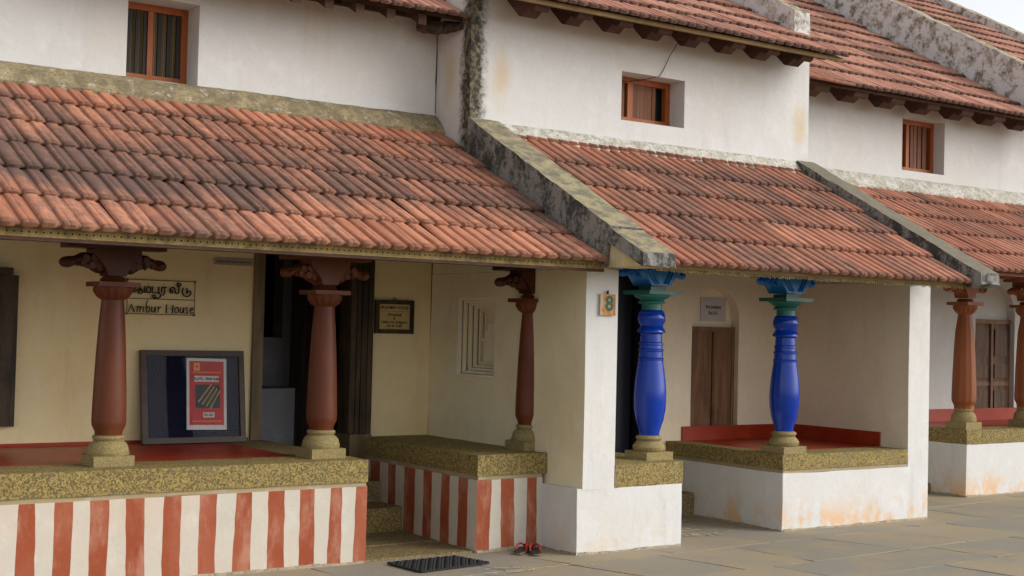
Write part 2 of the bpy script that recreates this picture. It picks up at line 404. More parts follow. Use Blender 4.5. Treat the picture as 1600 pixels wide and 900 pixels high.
# ------------------------------------------------------------------ roof tiles
HALF = [(0, 0), (.025, .011), (.055, .0165), (.18, .0185), (.30, .017), (.355, .012), (.385, .002), (.45, .0005)]
HALF2 = [(0, 0), (.025, .011), (.055, .0165), (.15, .0180), (.175, .0135), (.20, .0170), (.31, .0155), (.36, .010), (.39, .002), (.45, .0005)]
PROF = [(a, h) for a, h in HALF] + [(.5 + a, h) for a, h in HALF2] + [(1.0, 0.0)]
def tile_mesh(name, mat, W, L, seed):
    rnd = random.Random(seed); bm = bmesh.new()
    st = [(-.008, -.004), (0.0, .001), (.03, .0), (L * .5, -.012), (L, -.026)]
    rows = []
    for k_, (y, dz) in enumerate(st):
        row = []
        for a, h in PROF:
            hh = h * (1.12 if k_ < 3 else 1.0); yy = y; zz = hh + dz + .022
            if k_ == 0: yy = y - h * .85 + rnd.uniform(-.004, .004); zz = hh * .82 + .016
            if k_ == 1: yy = y - h * .55
            row.append(bm.verts.new(((a - .5) * W, yy, zz + rnd.uniform(-.0012, .0012))))
        rows.append(row)
    low = [bm.verts.new((v.co.x, v.co.y + .004, min(v.co.z - .012, .004))) for v in rows[0]]
    rows = [low] + rows
    for a, b in zip(rows, rows[1:]):
        for i in range(len(a) - 1): bm.faces.new((a[i], a[i + 1], b[i + 1], b[i]))
    me = bpy.data.meshes.new(name); bmesh.ops.recalc_face_normals(bm, faces=bm.faces[:])
    bm.to_mesh(me); bm.free(); me.materials.append(mat)
    me.polygons.foreach_set('use_smooth', [True] * len(me.polygons)); me.set_sharp_from_angle(angle=R(50))
    return me
def tiled_roof(house, mat, x0, x1, ye, ze, slope, ytop, dy, w0=.217, deck_back=.10, deck_y1=None):
    a = math.atan(slope); ca = math.cos(a); L = dy / ca
    n = max(1, round((x1 - x0) / w0)); W = (x1 - x0) / n
    bm = bmesh.new(); t = .03; y1 = deck_y1 if deck_y1 else ytop + .05
    za = ze + slope * deck_back - .032; zb = ze + slope * (y1 - ye) - .032
    prism(bm, [(ye + deck_back, za), (y1, zb), (y1, zb - t), (ye + deck_back, za - t)], x0 + .004, x1 - .004)
    roof = finish('roof', bm, MT['deck'], house)
    var = [tile_mesh('roof_tile', mat, W * 1.035, L * 1.10, s) for s in range(4)]
    rows = math.ceil((ytop - ye) / dy - .05)
    for r in range(rows):
        y = ye + r * dy; z = ze + slope * (y - ye)
        sy = 1.0
        if y + dy * 1.1 > ytop + .06: sy = max(.15, (ytop + .06 - y) / (dy * 1.10))
        for c_ in range(n):
            o = bpy.data.objects.new('roof_tile', random.choice(var)); COL.objects.link(o)
            x = x0 + W * (c_ + .5)
            o.parent = roof; o.matrix_parent_inverse = world_mat(roof).inverted()
            o.location = (x + random.uniform(-.002, .002), y + random.uniform(-.010, .006), z + random.uniform(-.002, .003))
            o.rotation_euler = (a + random.gauss(0, .007), random.gauss(0, .010), random.gauss(0, .005)); o.scale = (1, sy, 1)
    return roof

# ------------------------------------------------------------------ ground
gp = bmesh.new()
g0 = [gp.verts.new(p) for p in ((-300, -300, -.010), (300, -300, -.010), (300, 300, -.010), (-300, 300, -.010))]; gp.faces.new(g0)
ground = finish('ground', gp, MT['dirt']); ground['kind'] = 'structure'
rr = random.Random(21)
def in_plinth(x, y): return (y > .12 and (x < 4.4 or 5.45 < x < 5.9)) or (5.98 < x < 6.85 and y > -.36) or (8.25 < x < 9.95 and y > -.18) or (x > 11.8 and y > .7)
pavement = wbox('pavement', flat('joint_dirt', (.11, .088, .060), .95, .1), None, 0.6, 16.4, -4.6, 1.0, -.009, -.006, bev=0); pavement['kind'] = 'structure'
ya = -4.5; row_i = 0
YE = [ya]
while YE[-1] < 1.0: YE.append(YE[-1] + rr.uniform(.48, .82))
for r in range(len(YE) - 1):
    y0, y1 = YE[r], YE[r + 1]
    x = .6 + rr.uniform(0, .6); sk0 = rr.uniform(.10, .34)
    while x < 16.2:
        wd = rr.uniform(.55, 1.25); sk1 = rr.uniform(.08, .40)
        tilt = lambda xx: .035 * (xx - 8) + .02 * math.sin(xx * 1.7 + r)
        h = y1 - y0; g = rr.uniform(.0025, .0055)
        q = [(x - sk0 * y0 * 0 + 0, y0 + tilt(x)), (x + wd, y0 + tilt(x + wd)), (x + wd - sk1 * h, y1 + tilt(x + wd - sk1 * h)), (x - sk0 * h, y1 + tilt(x - sk0 * h))]
        cx = sum(p[0] for p in q) / 4; cy = sum(p[1] for p in q) / 4
        if not all(in_plinth(*p) for p in q) and cy < 1.3:
            bm = bmesh.new(); zt = rr.uniform(-.0015, .0025)
            pts = []
            for i in range(4):
                a, b = Vector(q[i]), Vector(q[(i + 1) % 4])
                for t in (0.0, .25, .5, .75):
                    p = a.lerp(b, t); d = (Vector((cx, cy)) - p).normalized()
                    pts.append(p + d * (g + (rr.uniform(-.003, .006) if t else .008)))
            top = [bm.verts.new((p.x - cx, p.y - cy, zt + rr.uniform(-.002, .002))) for p in pts]
            sh = [bm.verts.new((p.x - cx + (p.x - cx) * .004, p.y - cy + (p.y - cy) * .004, zt - .006)) for p in pts]
            bot = [bm.verts.new((v.co.x, v.co.y, -.008)) for v in sh]
            bm.faces.new(top)
            for A, B in ((top, sh), (sh, bot)):
                for i in range(16): bm.faces.new((A[i], A[(i + 1) % 16], B[(i + 1) % 16], B[i]))
            o = finish('paving_slab', bm, MT['pave']); o.location = (cx, cy, 0)
            attach(o, pavement)
        x += wd; sk0 = sk1

# ------------------------------------------------------------------ shared builders
def base_part(col, cx, cy, z0, s, zp, prof, mat):
    bm = bmesh.new(); h = s / 2
    box(bm, cx - h, cx + h, cy - h, cy + h, z0, zp); bevel(bm, .006)
    lathe(bm, prof, cx, cy, 32)
    return finish('base', bm, mat, col, smooth=35)
def arm(bm, cx, cy, s, z, L, k=1.0, droop=.0):
    """carved bud arm of a bracket, along x"""
    xs = [.06, .10, .13, .155, .185, .21, .235, .26, .285, .31, .335, .35]
    rs = [.050, .056, .050, .040, .048, .046, .034, .030, .036, .036, .028, .010]
    zz = [-.035, -.030, -.018, -.006, .000, .000, -.004, -.010, -.016, -.020, -.022, -.022]
    tube(bm, [(cx + s * x_ * L / .35, cy, z + dz * k - droop * x_) for x_, dz in zip(xs, zz)], [r_ * k for r_ in rs], 10)
    for q in range(3):   # scroll leaves along the arm
        px = cx + s * (.085 + .055 * q) * L / .35
        disc_y(bm, px, z + .018 * k - .004 * q, (.030 - .004 * q) * k, cy - .062 * k, cy + .062 * k, 12)
        disc_y(bm, px + s * .012, z - .045 * k + .012 * q, (.024 - .003 * q) * k, cy - .050 * k, cy + .050 * k, 12)
    for q in range(5):   # petals hanging under
        a = q / 4
        bmesh.ops.create_icosphere(bm, subdivisions=1, radius=.017 * k, matrix=Matrix.Translation((cx + s * (.09 + .20 * a) * L / .35, cy - .045 * k + .02 * k * (q % 2), z - .055 * k + .035 * a * k)))
def bracket_part(col, cx, cy, z0, z1, wb, wt, dep, L, mat, bands=False, arm_dz=.0, k=1.0, plate=None):
    bm = bmesh.new(); H = z1 - z0
    zc = z1 - .028
    prism_xz(bm, [(cx - wb / 2, z0 + .01), (cx + wb / 2, z0 + .01), (cx + wb * .62, z0 + H * .25), (cx + wt / 2, z0 + H * .72), (cx + wt / 2, zc), (cx - wt / 2, zc), (cx - wt / 2, z0 + H * .72), (cx - wb * .62, z0 + H * .25)], cy - dep / 2, cy + dep / 2)
    bevel(bm, .004, 1)
    for s in (-1, 1): arm(bm, cx, cy, s, z0 + H * .52 + arm_dz, L, k)
    if bands:
        for t in (.18, .30):
            a = cx - wb / 2 - .02 + t * .1; 
            tube(bm, [(cx - wt * .30 + t * .25, cy - dep / 2 - .004, z0 + .03), (cx - wt * .48 + t * .25, cy - dep / 2 - .004, z0 + H * .8)], .010, 6)
            tube(bm, [(cx + wt * .30 - t * .25, cy - dep / 2 - .004, z0 + .03), (cx + wt * .48 - t * .25, cy - dep / 2 - .004, z0 + H * .8)], .010, 6)
    pl = plate or L * .92
    box(bm, cx - pl, cx + pl, cy - dep * .48, cy + dep * .48, zc + .001, z1)
    return finish('bracket', bm, mat, col, smooth=35)
def capital_part(col, cx, cy, z0, zt, r0, r1, absz, abs_s, mat, petals=14, top=None):
    bm = bmesh.new()
    n = petals * 4; rings = []
    for j, t in enumerate((0, .25, .55, .8, 1.0)):
        z = z0 + (zt - z0) * t; r_ = r0 + (r1 - r0) * math.sin(t * math.pi / 2) ** .8
        ring = []
        for i in range(n):
            w_ = 1 - .045 * (1 if i % 4 == 0 else 0) * (1 if 0 < t < 1 else .3)
            ring.append(bm.verts.new((cx + r_ * w_ * math.cos(2 * math.pi * i / n), cy + r_ * w_ * math.sin(2 * math.pi * i / n), z)))
        rings.append(ring)
    for a, b in zip(rings, rings[1:]):
        for i in range(n): bm.faces.new((a[i], a[(i + 1) % n], b[(i + 1) % n], b[i]))
    bm.faces.new(rings[0][::-1]); bm.faces.new(rings[-1])
    for i in range(petals):   # raised petals
        a = 2 * math.pi * (i + .5) / petals; rm = (r0 + r1) / 2 + .006
        m = Matrix.Translation((cx + rm * math.cos(a), cy + rm * math.sin(a), (z0 + zt) / 2)) @ Matrix.Rotation(a, 4, 'Z') @ Matrix.Rotation(R(32), 4, 'Y') @ Matrix.Diagonal((.014, rm * .20, (zt - z0) * .52, 1))
        bmesh.ops.create_icosphere(bm, subdivisions=1, radius=1, matrix=m)
    bm2 = abs_s / 2
    box(bm, cx - bm2, cx + bm2, cy - bm2, cy + bm2, zt + .001, absz)
    lathe(bm, [(r0 * 1.05, absz - .001), (r0 * 1.25, absz + .012), (r0 * .95, absz + .035)], cx, cy, 20)
    return finish('capital', bm, mat, col, smooth=40)

def house_column(house, cx, cy, zf, mats, ztop, d=(.212, .134), seg=26, flat_sh=False):
    H = ztop - .694 ; s = H / 1.376; q = lambda z: zf + (z - .694) * (ztop - zf) / 1.376
    r0, r1 = d[0] / 2, d[1] / 2
    bm = bmesh.new()
    prof = [(r0 * .78, q(.878)), (r0 * .80, q(.905)), (r0 * .98, q(.945)), (r0, q(.972)), (r0 * .985, q(1.05)), (r0 * .94, q(1.2)), (r0 * .86, q(1.4)), (r0 * .76, q(1.58)), (r1 * 1.06, q(1.70)), (r1 * 1.02, q(1.735))]
    lathe(bm, prof, cx, cy, seg, rot=math.pi / seg)
    col = finish('column', bm, mats[0], house, smooth=(15 if flat_sh else 35))
    base_part(col, cx, cy, zf, .255, q(.76), [(.126, q(.7605)), (.130, q(.770)), (.131, q(.782)), (.126, q(.785)), (.125, q(.800)), (.119, q(.818)), (.110, q(.832)), (.100, q(.841)), (.086, q(.850)), (.094, q(.857)), (.099, q(.868)), (.094, q(.879)), (.080, q(.884))], MT['stone_b'])
    capital_part(col, cx, cy, q(1.725), q(1.808), r1 * 1.02, .118, q(1.838), .262, mats[1])
    bracket_part(col, cx, cy, q(1.866), q(2.07), .115, .30, .17, .34, mats[2])
    return col

def window(house, xa, xb, za, zb, y, frame_mat, kind):
    bm = bmesh.new(); f = .052; d = .06
    for b in ((xa, xb, y, y + d, zb - f, zb), (xa, xb, y, y + d, za, za + f * .6), (xa, xa + f, y + .002, y + d, za + f * .6, zb - f), (xb - f, xb, y + .002, y + d, za + f * .6, zb - f)): box(bm, *b)
    bevel(bm, .003, 1)
    wd = finish('window', bm, frame_mat, house)
    ia, ib, ja, jb = xa + f, xb - f, za + f * .6, zb - f
    wbox('backing', MT['black'], wd, xa, xb, y + d + .05, y + d + .06, za, zb, bev=0)
    if kind == 'mesh':
        m = ia + (ib - ia) * .46
        wbox('mullion', frame_mat, wd, m - .022, m + .022, y + .004, y + d - .004, ja, jb)
        for a, b in ((ia, m - .022), (m + .022, ib)):
            n = 3 if b - a < .2 else 3
            p = (b - a) / n
            for i in range(n):
                wbox('bar', MT['bar'], wd, a + p * (i + .55), a + p * (i + .95), y + .018, y + .036, ja + .001, jb - .001, bev=.003)
                bm = bmesh.new()   # chain of rings between the bars
                nn = int((jb - ja) / .016)
                for t in range(nn):
                    for u in (0.15, .36):
                        zc = ja + (t + .5 + (.5 if u > .2 else 0)) * (jb - ja) / (nn + .5)
                        cx = a + p * (i + u); rr_ = .0085
                        pts = [(cx + rr_ * math.cos(2 * math.pi * v / 6), y + .030, zc + rr_ * math.sin(2 * math.pi * v / 6)) for v in range(7)]
                        tube(bm, pts, .0018, 3, cap=False)
                o = finish('chain_screen', bm, MT['chain'], wd); o['kind'] = 'stuff'
    else:
        ms = kind
        for fr, wdt in ms[0]:
            wbox('mullion', frame_mat, wd, xa + fr * (xb - xa) - wdt / 2, xa + fr * (xb - xa) + wdt / 2, y + .003, y + d - .004, ja, jb)
        for fr, wdt in ms[1]:
            wbox('slat', MT['slat'], wd, xa + fr * (xb - xa) - wdt / 2, xa + fr * (xb - xa) + wdt / 2, y + .014, y + .036, ja + .001, jb - .001, bev=.003)
    return wd
MT['bar'] = flat('grey_bar', (.040, .036, .034), .7)
MT['chain'] = flat('brass_chain', (.30, .20, .085), .5)

def rafters(house, xs, ytip, yback, ztip, slope, wd=.075, ht=.085, shaped=False):
    for x in xs:
        bm = bmesh.new()
        if shaped:
            y = ytip
            pts = [(y, ztip + .005), (y + .015, ztip - .03), (y + .05, ztip - .042), (y + .085, ztip - .030), (y + .10, ztip - .008), (y + .14, ztip - .030), (y + .20, ztip - .065), (y + .24, ztip - .055), (yback, ztip + slope * (yback - y) - .10), (yback, ztip + slope * (yback - y) + .035), (y, ztip + .035)]
        else:
            pts = [(ytip, ztip), (yback, ztip + slope * (yback - ytip)), (yback, ztip + slope * (yback - ytip) + ht), (ytip, ztip + ht)]
        prism(bm, pts, x - wd / 2, x + wd / 2)
        finish('rafter', bm, MT['rafter'], house)

def flashing(house, mat, x0, x1, yw, zt, yb, zb, seed=0.0):
    bm = bmesh.new()
    prism(bm, [(yw + .02, zb - .12), (yb, zb - .02), (yb - .012, zb + .03), (yb + (yw - yb) * .35, zb + (zt - zb) * .62), (yw - .02, zt), (yw + .02, zt + .002)], x0, x1)
    rough_up(bm, .07, .007, 6.0, seed)
    return finish('flashing', bm, mat, house, smooth=50)

def striped_front(bm, edges, z0, z1, fix, axis, first_red):
    """a painted face split into red and white strips; edges are positions along the face"""
    zs = [z0 + (z1 - z0) * i / 7 for i in range(8)]
    rs = random.Random(5); cols = []
    for i, e in enumerate(edges):
        j = 0 if i in (0, len(edges) - 1) else .0035
        ln = rs.uniform(-.003, .003) if j else 0
        cols.append([bm.verts.new(((e + ln * (q - 3) + rs.uniform(-j, j), fix, z) if axis == 'x' else (fix, e + rs.uniform(-j, j), z))) for q, z in enumerate(zs)])
    for i in range(len(edges) - 1):
        for q in range(7):
            f = bm.faces.new((cols[i][q], cols[i + 1][q], cols[i + 1][q + 1], cols[i][q + 1]))
            f.material_index = 1 if (i % 2 == 0) == first_red else 0
def cap_stone(house, x0, x1, y0, y1, z0, z1, seed=0.0, mat=None, bed=.03):
    bm = bmesh.new(); box(bm, x0, x1, y0, y1, z0 + bed, z1); bevel(bm, .008, 2); rough_up(bm, .16, .004, 5, seed)
    o = finish('stone_slab', bm, mat or MT['stone'], house, smooth=35)
    return o

def two_tone(bm, xm=6.0):
    bmesh.ops.recalc_face_normals(bm, faces=bm.faces[:])
    for f in bm.faces: f.material_index = 1 if f.normal.x < -.6 and f.calc_center_median().x < xm else 0

GR = 'row houses along the street'
# ------------------------------------------------------------------ house 1: striped plinth, brown columns
H1 = thing('row_house', (4.0, 0.9, 0), 'house with red-and-white striped plinth and red-brown pillars', 'house', GR)
W1 = 1.72
bm = bmesh.new(); grid_wall(bm, .2, 5.97, 2.30, 4.34, [(3.29, 3.845, 3.402, 4.02)], W1, W1 + .36, seed=1)
finish('wall', bm, MT['wall_up'], H1, smooth=40)
bm = bmesh.new(); grid_wall(bm, .2, 5.97, -.05, 2.298, [(4.35, 5.40, .30, 2.25), (1.2, 2.50, .86, 1.95)], W1, W1 + .30, seed=2)
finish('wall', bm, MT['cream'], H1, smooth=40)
window(H1, 3.29, 3.845, 3.446, 4.02, 1.95, MT['orange_wood'], 'mesh')
# painted foot of the porch wall
wbox('skirting', MT['red_floor'], H1, .3, 4.34, W1 - .006, W1 - .001 + .004, .690, .716, bev=0)
# plinths
red = [2.156, 2.267, 2.371, 2.476, 2.583, 2.695, 2.809, 2.927, 3.038, 3.153, 3.271, 3.385, 3.506, 3.624, 3.74, 3.858, 3.965, 4.075, 4.178, 4.274, 4.37, 4.463]
pre = []; x = 2.156
while x > .4: x -= .1125; pre.append(x)
edges = [e for e in reversed(pre)] + red
bm = bmesh.new(); ZA = .516
striped_front(bm, edges, -.05, ZA, 0.0, 'x', len(pre) % 2 == 0)
se = [0.0, .12, .235, .36, .48, .60, .72, .84, .96, 1.08, 1.2, 1.32, 1.44, 1.56, W1]
striped_front(bm, se, -.05, ZA, 4.463, 'y', False)
v = [bm.verts.new(p) for p in ((edges[0], 0, ZA), (4.463, 0, ZA), (4.463, W1, ZA), (edges[0], W1, ZA), (edges[0], 0, -.05), (edges[0], W1, -.05))]
bm.faces.new(v[:4]); bm.faces.new((v[0], v[3], v[5], v[4]))
bmesh.ops.remove_doubles(bm, verts=bm.verts[:], dist=.0004)
finish('plinth', bm, [MT['stripe_w'], MT['stripe_r']], H1)
bm = bmesh.new()
striped_front(bm, [5.355, 5.471, 5.565, 5.684, 5.79, 5.885, 5.93], -.05, ZA, 0.0, 'x', True)
striped_front(bm, [0.0, .126, .251, .37, .491, .624, .746, .873, 1.036, 1.171, 1.288, 1.424, 1.577, W1], -.05, ZA, 5.355, 'y', False)
v = [bm.verts.new(p) for p in ((5.355, 0, ZA), (5.93, 0, ZA), (5.93, W1, ZA), (5.355, W1, ZA))]; bm.faces.new(v)
bmesh.ops.remove_doubles(bm, verts=bm.verts[:], dist=.0004)
finish('plinth', bm, [MT['stripe_w'], MT['stripe_r']], H1)
for x0, x1 in ((.4, 4.455), (5.363, 5.93)):
    wbox('bedding', MT['bed'], H1, x0, x1, .006, W1, ZA + .001, ZA + .034, bev=.003, rough=.003)
cap_stone(H1, .4, 4.463, -.003, .42, ZA, .694, 1); cap_stone(H1, 4.12, 4.460, .422, W1 - .004, ZA, .693, 2, MT['stone_d'])
cap_stone(H1, 5.352, 5.966, -.003, W1 - .004, ZA, .694, 3)
wbox('porch_floor', MT['red_floor'], H1, .4, 4.118, .421, W1, ZA + .03, .692, bev=.003)
# entrance steps and passage floor
cap_stone(H1, 4.466, 5.352, 1.05, 1.40, -.03, .201, 5, MT['stone'], bed=0); cap_stone(H1, 4.466, 5.352, 1.402, W1, -.03, .365, 6, MT['stone_d'], bed=0)
for i, (a, b) in enumerate(((.02, .50), (.508, 1.045))):
    cap_stone(H1, 4.468, 5.350, a, b, -.03, .014 + .006 * i, 8 + i, MT['stone_d'], bed=0)
# door frame and the dark room behind it
bm = bmesh.new()
for b in ((4.35, 4.435, W1 - .03, W1 + .20, .66, 2.25), (4.335, 4.45, W1 - .045, W1 + .20, .365, .659)): box(bm, *b)
bevel(bm, .005)
fr = finish('door_frame', bm, MT['frame_l'], H1)
bm = bmesh.new(); 
for i, (a, b, yy) in enumerate(((5.215, 5.262, -.005), (5.265, 5.30, -.022), (5.303, 5.350, -.035), (5.352, 5.40, -.045))): box(bm, a, b, W1 + yy, W1 + .20, .72, 2.25)
bevel(bm, .006)
finish('door_frame', bm, MT['frame_d'], H1)
wbox('frame_foot', MT['frame_l'], H1, 5.205, 5.405, W1 - .052, W1 + .2, .365, .718, bev=.006)
wbox('lintel', MT['frame_d'], H1, 4.437, 5.213, W1 - .02, W1 + .2, 2.19, 2.25)
wbox('door', MT['frame_d'], H1, 5.13, 5.18, W1 + .21, W1 + .95, .40, 2.2)
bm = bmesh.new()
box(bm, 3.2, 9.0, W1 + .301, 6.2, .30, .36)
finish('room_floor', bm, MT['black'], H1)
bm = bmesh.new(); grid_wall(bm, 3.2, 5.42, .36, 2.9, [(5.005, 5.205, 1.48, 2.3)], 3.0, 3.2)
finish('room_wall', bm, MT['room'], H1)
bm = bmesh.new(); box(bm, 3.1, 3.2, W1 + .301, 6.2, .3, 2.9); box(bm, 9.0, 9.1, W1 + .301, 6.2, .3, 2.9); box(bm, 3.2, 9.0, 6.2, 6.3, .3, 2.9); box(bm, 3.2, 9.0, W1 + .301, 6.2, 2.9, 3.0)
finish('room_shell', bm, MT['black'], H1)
ped = wbox('room_platform', MT['room'], H1, 4.7, 5.24, 2.55, 2.998, .36, 1.05, bev=.01)
bm = bmesh.new(); lathe(bm, [(.10, .36), (.13, .45), (.15, .55), (.09, .62), (.075, .8), (.085, 1.3), (.13, 1.38), (.17, 1.45), (.10, 1.52), (.14, 1.75), (.14, 2.9)], 5.40, 2.75, 16)
finish('room_pillar', bm, MT['frame_d'], H1, smooth=30)
# open window shutter at the far end of the porch
bm = bmesh.new(); box(bm, 1.75, 2.556, 1.655, 1.70, .84, 1.897); bevel(bm, .004)
for a, b in ((.90, 1.32), (1.40, 1.83)): box(bm, 1.85, 2.47, 1.640, 1.656, a, b)
sh = finish('window_shutter', bm, MT['frame_d'], H1)
wbox('shutter_hood', MT['frame_d'], H1, 1.6, 2.505, 1.60, W1 + .1, 1.899, 1.95)
wbox('shutter_post', MT['frame_d'], H1, 1.60, 1.74, 1.66, W1 + .1, .84, 1.897)
# columns
for cx in (2.775, 4.25, 6.0):
    dk = cx > 5
    mm = [MT['brown'], MT['brown'], MT['brown_d'] if cx < 3 or dk else MT['brown']]
    house_column(H1, cx, .29, .694, mm, 2.07)
wbox('beam', MT['brown_d'], H1, .3, 5.96, .20, .38, 2.072, 2.25)
# porch roof
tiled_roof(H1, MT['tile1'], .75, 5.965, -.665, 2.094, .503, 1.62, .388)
flashing(H1, MT['mortar'], .75, 5.965, W1, 3.40, 1.56, 3.215, 1)
wbox('fascia', MT['fascia'], H1, .7, 5.98, -.612, -.595, 2.042, 2.105, bev=0)
wbox('batten', MT['rafter'], H1, .7, 5.98, -.615, -.57, 2.022, 2.041, bev=.003)
# upper roof
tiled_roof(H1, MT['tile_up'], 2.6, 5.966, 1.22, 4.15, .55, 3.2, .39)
rafters(H1, [4.73 - .28 * i for i in range(1, 7)] + [4.73, 5.0, 5.28, 5.57], 1.30, 1.75, 4.055, .55)
wbox('wall_plate', MT['frame_d'], H1, .3, 5.96, 1.66, 1.715, 4.20, 4.28)
bm = bmesh.new(); tube(bm, [(5.72, 1.62, 4.13), (5.84, 1.48, 4.09), (5.95, 1.30, 4.10)], [.05, .06, .035], 8)
rough_up(bm, .05, .02, 14); finish('wasp_nest_rubble', bm, MT['frame_d'], H1).name = 'eave_rubble'

bm = bmesh.new(); cr = random.Random(4)
tube(bm, [(5.9665 + cr.uniform(-.003, .001), W1 - .004, 3.42 + .072 * i) for i in range(11)], [cr.uniform(.002, .006) for i in range(11)], 4)
finish('corner_crack', bm, MT['black'], H1)

# ------------------------------------------------------------------ house 2: blue columns
H2 = thing('row_house', (8.0, 0.6, 0), 'white house with glossy blue pillars on its tiled porch', 'house', GR)
W2 = 1.19; YB = -.43; Y2 = -.258
bm = bmesh.new(); grid_wall(bm, 5.972, 9.945, 2.30, 4.46, [(7.569, 8.312, 3.482, 3.918)], W2, W2 + .36, seed=4)
prism(bm, [(W2 + .362, 2.30), (3.4, 2.30), (3.4, 5.62), (W2 + .362, 4.62)], 5.970, 6.25)
rough = finish('wall', bm, MT['wall_up2'], H2, smooth=40)
bm = bmesh.new(); grid_wall(bm, 6.26, 9.76, -.05, 2.298, [(6.98, 7.90, .30, 2.2), (8.46, 9.054, .625, 2.10)], W2, W2 + .10, seed=5)
arch_fill(bm, 8.46, 9.054, 1.74, 2.036, 2.10, W2, W2 + .10)
box(bm, 8.40, 9.12, W2 + .101, W2 + .2, .4, 2.298)
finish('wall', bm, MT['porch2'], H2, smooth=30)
window(H2, 7.569, 8.312, 3.522, 3.918, 1.39, MT['orange_wood'], ([(.36, .06)], [(.10, .03), (.17, .03), (.25, .04), (.44, .045), (.50, .04), (.56, .045), (.62, .04), (.68, .05), (.75, .04)]))
# party wall with its projecting end, and the low block in front
bm = bmesh.new(); box(bm, 5.93, 6.92, YB, W2, -.05, .470); bevel(bm, .010); rough_up(bm, .12, .007, 2.5, 3)
finish('plinth', bm, MT['white_b'], H2, smooth=40)
bm = bmesh.new(); grid_wall(bm, YB, 1.718, .462, 2.05, [(.728, 1.297, 1.21, 1.853)], 5.972, 6.262, axis='x', cell=.15, amp=.008, seed=9)
two_tone(bm); finish('party_wall', bm, [MT['white_b'], MT['party']], H2, smooth=40)
bm = bmesh.new(); prism(bm, [(-.62, 2.12), (YB + .001, 2.052), (1.71, 2.052), (1.71, 3.0), (1.19, 2.98), (-.62, 2.24)], 5.974, 6.250)
two_tone(bm); finish('party_wall_head', bm, [MT['corbel'], MT['party']], H2)
# stepped recess with a little shrine in the porch side wall
bm = bmesh.new(); ya, yb, za, zb = .728, 1.297, 1.21, 1.853; XW = 5.972
for i in range(6):
    t = .022 * i; x0 = XW + .006 + .038 * i; x1 = x0 + .026 
    a, b, c_, d_ = ya + t, yb - t, za + t * 1.1, zb - t
    e = .022
    box(bm, x0, x1, a - .0 + .001, a + e, c_ + .001, d_ - .001); box(bm, x0, x1, b - e, b - .001, c_ + .001, d_ - .001)
    box(bm, x0 + .0005, x1, a + e, b - e, c_ + .001, c_ + e); box(bm, x0 + .0005, x1, a + e, b - e, d_ - e, d_ - .001)
niche = finish('recess_mouldings', bm, MT['niche'], H2)
bm = bmesh.new(); box(bm, XW + .225, XW + .235, ya, yb, za, zb); finish('recess_back', bm, MT['niche'], niche)
bm = bmesh.new(); yc = (ya + yb) / 2
for (hw, z0, z1) in ((.13, 1.33, 1.50), (.16, 1.50, 1.525), (.10, 1.525, 1.575), (.12, 1.575, 1.595), (.075, 1.595, 1.635), (.09, 1.635, 1.65)): box(bm, XW + .16, XW + .224, yc - hw, yc + hw, z0, z1 - .001)
v = [bm.verts.new(p) for p in ((XW + .165, yc - .08, 1.651), (XW + .224, yc - .08, 1.651), (XW + .224, yc + .08, 1.651), (XW + .165, yc + .08, 1.651), (XW + .20, yc, 1.75))]
for i in range(4): bm.faces.new((v[i], v[(i + 1) % 4], v[4]))
finish('shrine_relief', bm, MT['niche'], niche)
# left seat slab, right plinth
cap_stone(H2, 6.266, 6.922, YB - .003, W2 - .003, .436, .634, 11)
bm = bmesh.new(); box(bm, 8.17, 9.76, Y2, W2, -.05, .472); bevel(bm, .009); rough_up(bm, .12, .006, 2.5, 7)
finish('plinth', bm, MT['white'], H2, smooth=40)
bm = bmesh.new(); grid_wall(bm, Y2, 1.74, -.05, 2.10, [], 9.722, 10.0, axis='x', cell=.15, amp=.008, seed=12)
two_tone(bm, 9.8); finish('party_wall', bm, [MT['white'], MT['porch2']], H2, smooth=40)  # porch-side face: warm bounced light put into its colour
bm = bmesh.new(); prism(bm, [(Y2 + .02, 2.102), (1.72, 2.102), (1.72, 3.3), (1.0, 3.1), (Y2 + .02, 2.40)], 9.735, 9.99); finish('party_wall_head', bm, MT['white'], H2)
for b in ((8.178, 9.72, Y2 + .006, W2), ): wbox('bedding', MT['bed'], H2, b[0], b[1], b[2], b[3], .473, .502, bev=.003, rough=.003)
cap_stone(H2, 8.167, 9.719, Y2 - .003, .045, .472, .626, 13); cap_stone(H2, 8.170, 8.352, .047, W2 - .003, .472, .625, 14)
wbox('porch_floor', MT['red_floor'], H2, 8.353, 9.719, .046, W2, .473, .622, bev=.003)
wbox('skirting', MT['red_floor'], H2, 8.353, 9.700, W2 - .018, W2 + .003, .6225, .752, bev=.003)
wbox('skirting', MT['red_floor'], H2, 9.701, 9.735, .046, W2 - .001, .6225, .755, bev=.003)
cap_stone(H2, 6.925, 8.167, .80, W2 - .002, -.03, .20, 15, MT['stone_d'], bed=0)
# dark entrance
wbox('threshold', MT['stone_d'], H2, 6.98, 7.90, W2 + .002, W2 + .4, .28, .33)
bm = bmesh.new()
for b in ((6.985, 7.045, W2 - .02, W2 + .098, .33, 2.2), (7.845, 7.895, W2 - .02, W2 + .098, .33, 2.2), (7.046, 7.844, W2 - .018, W2 + .098, 2.12, 2.199)): box(bm, *b)
bevel(bm, .004); finish('door_frame', bm, MT['navy_dark'], H2)
wbox('door', MT['navy_dark'], H2, 7.05, 7.84, W2 + .12, W2 + .155, .335, 2.2)
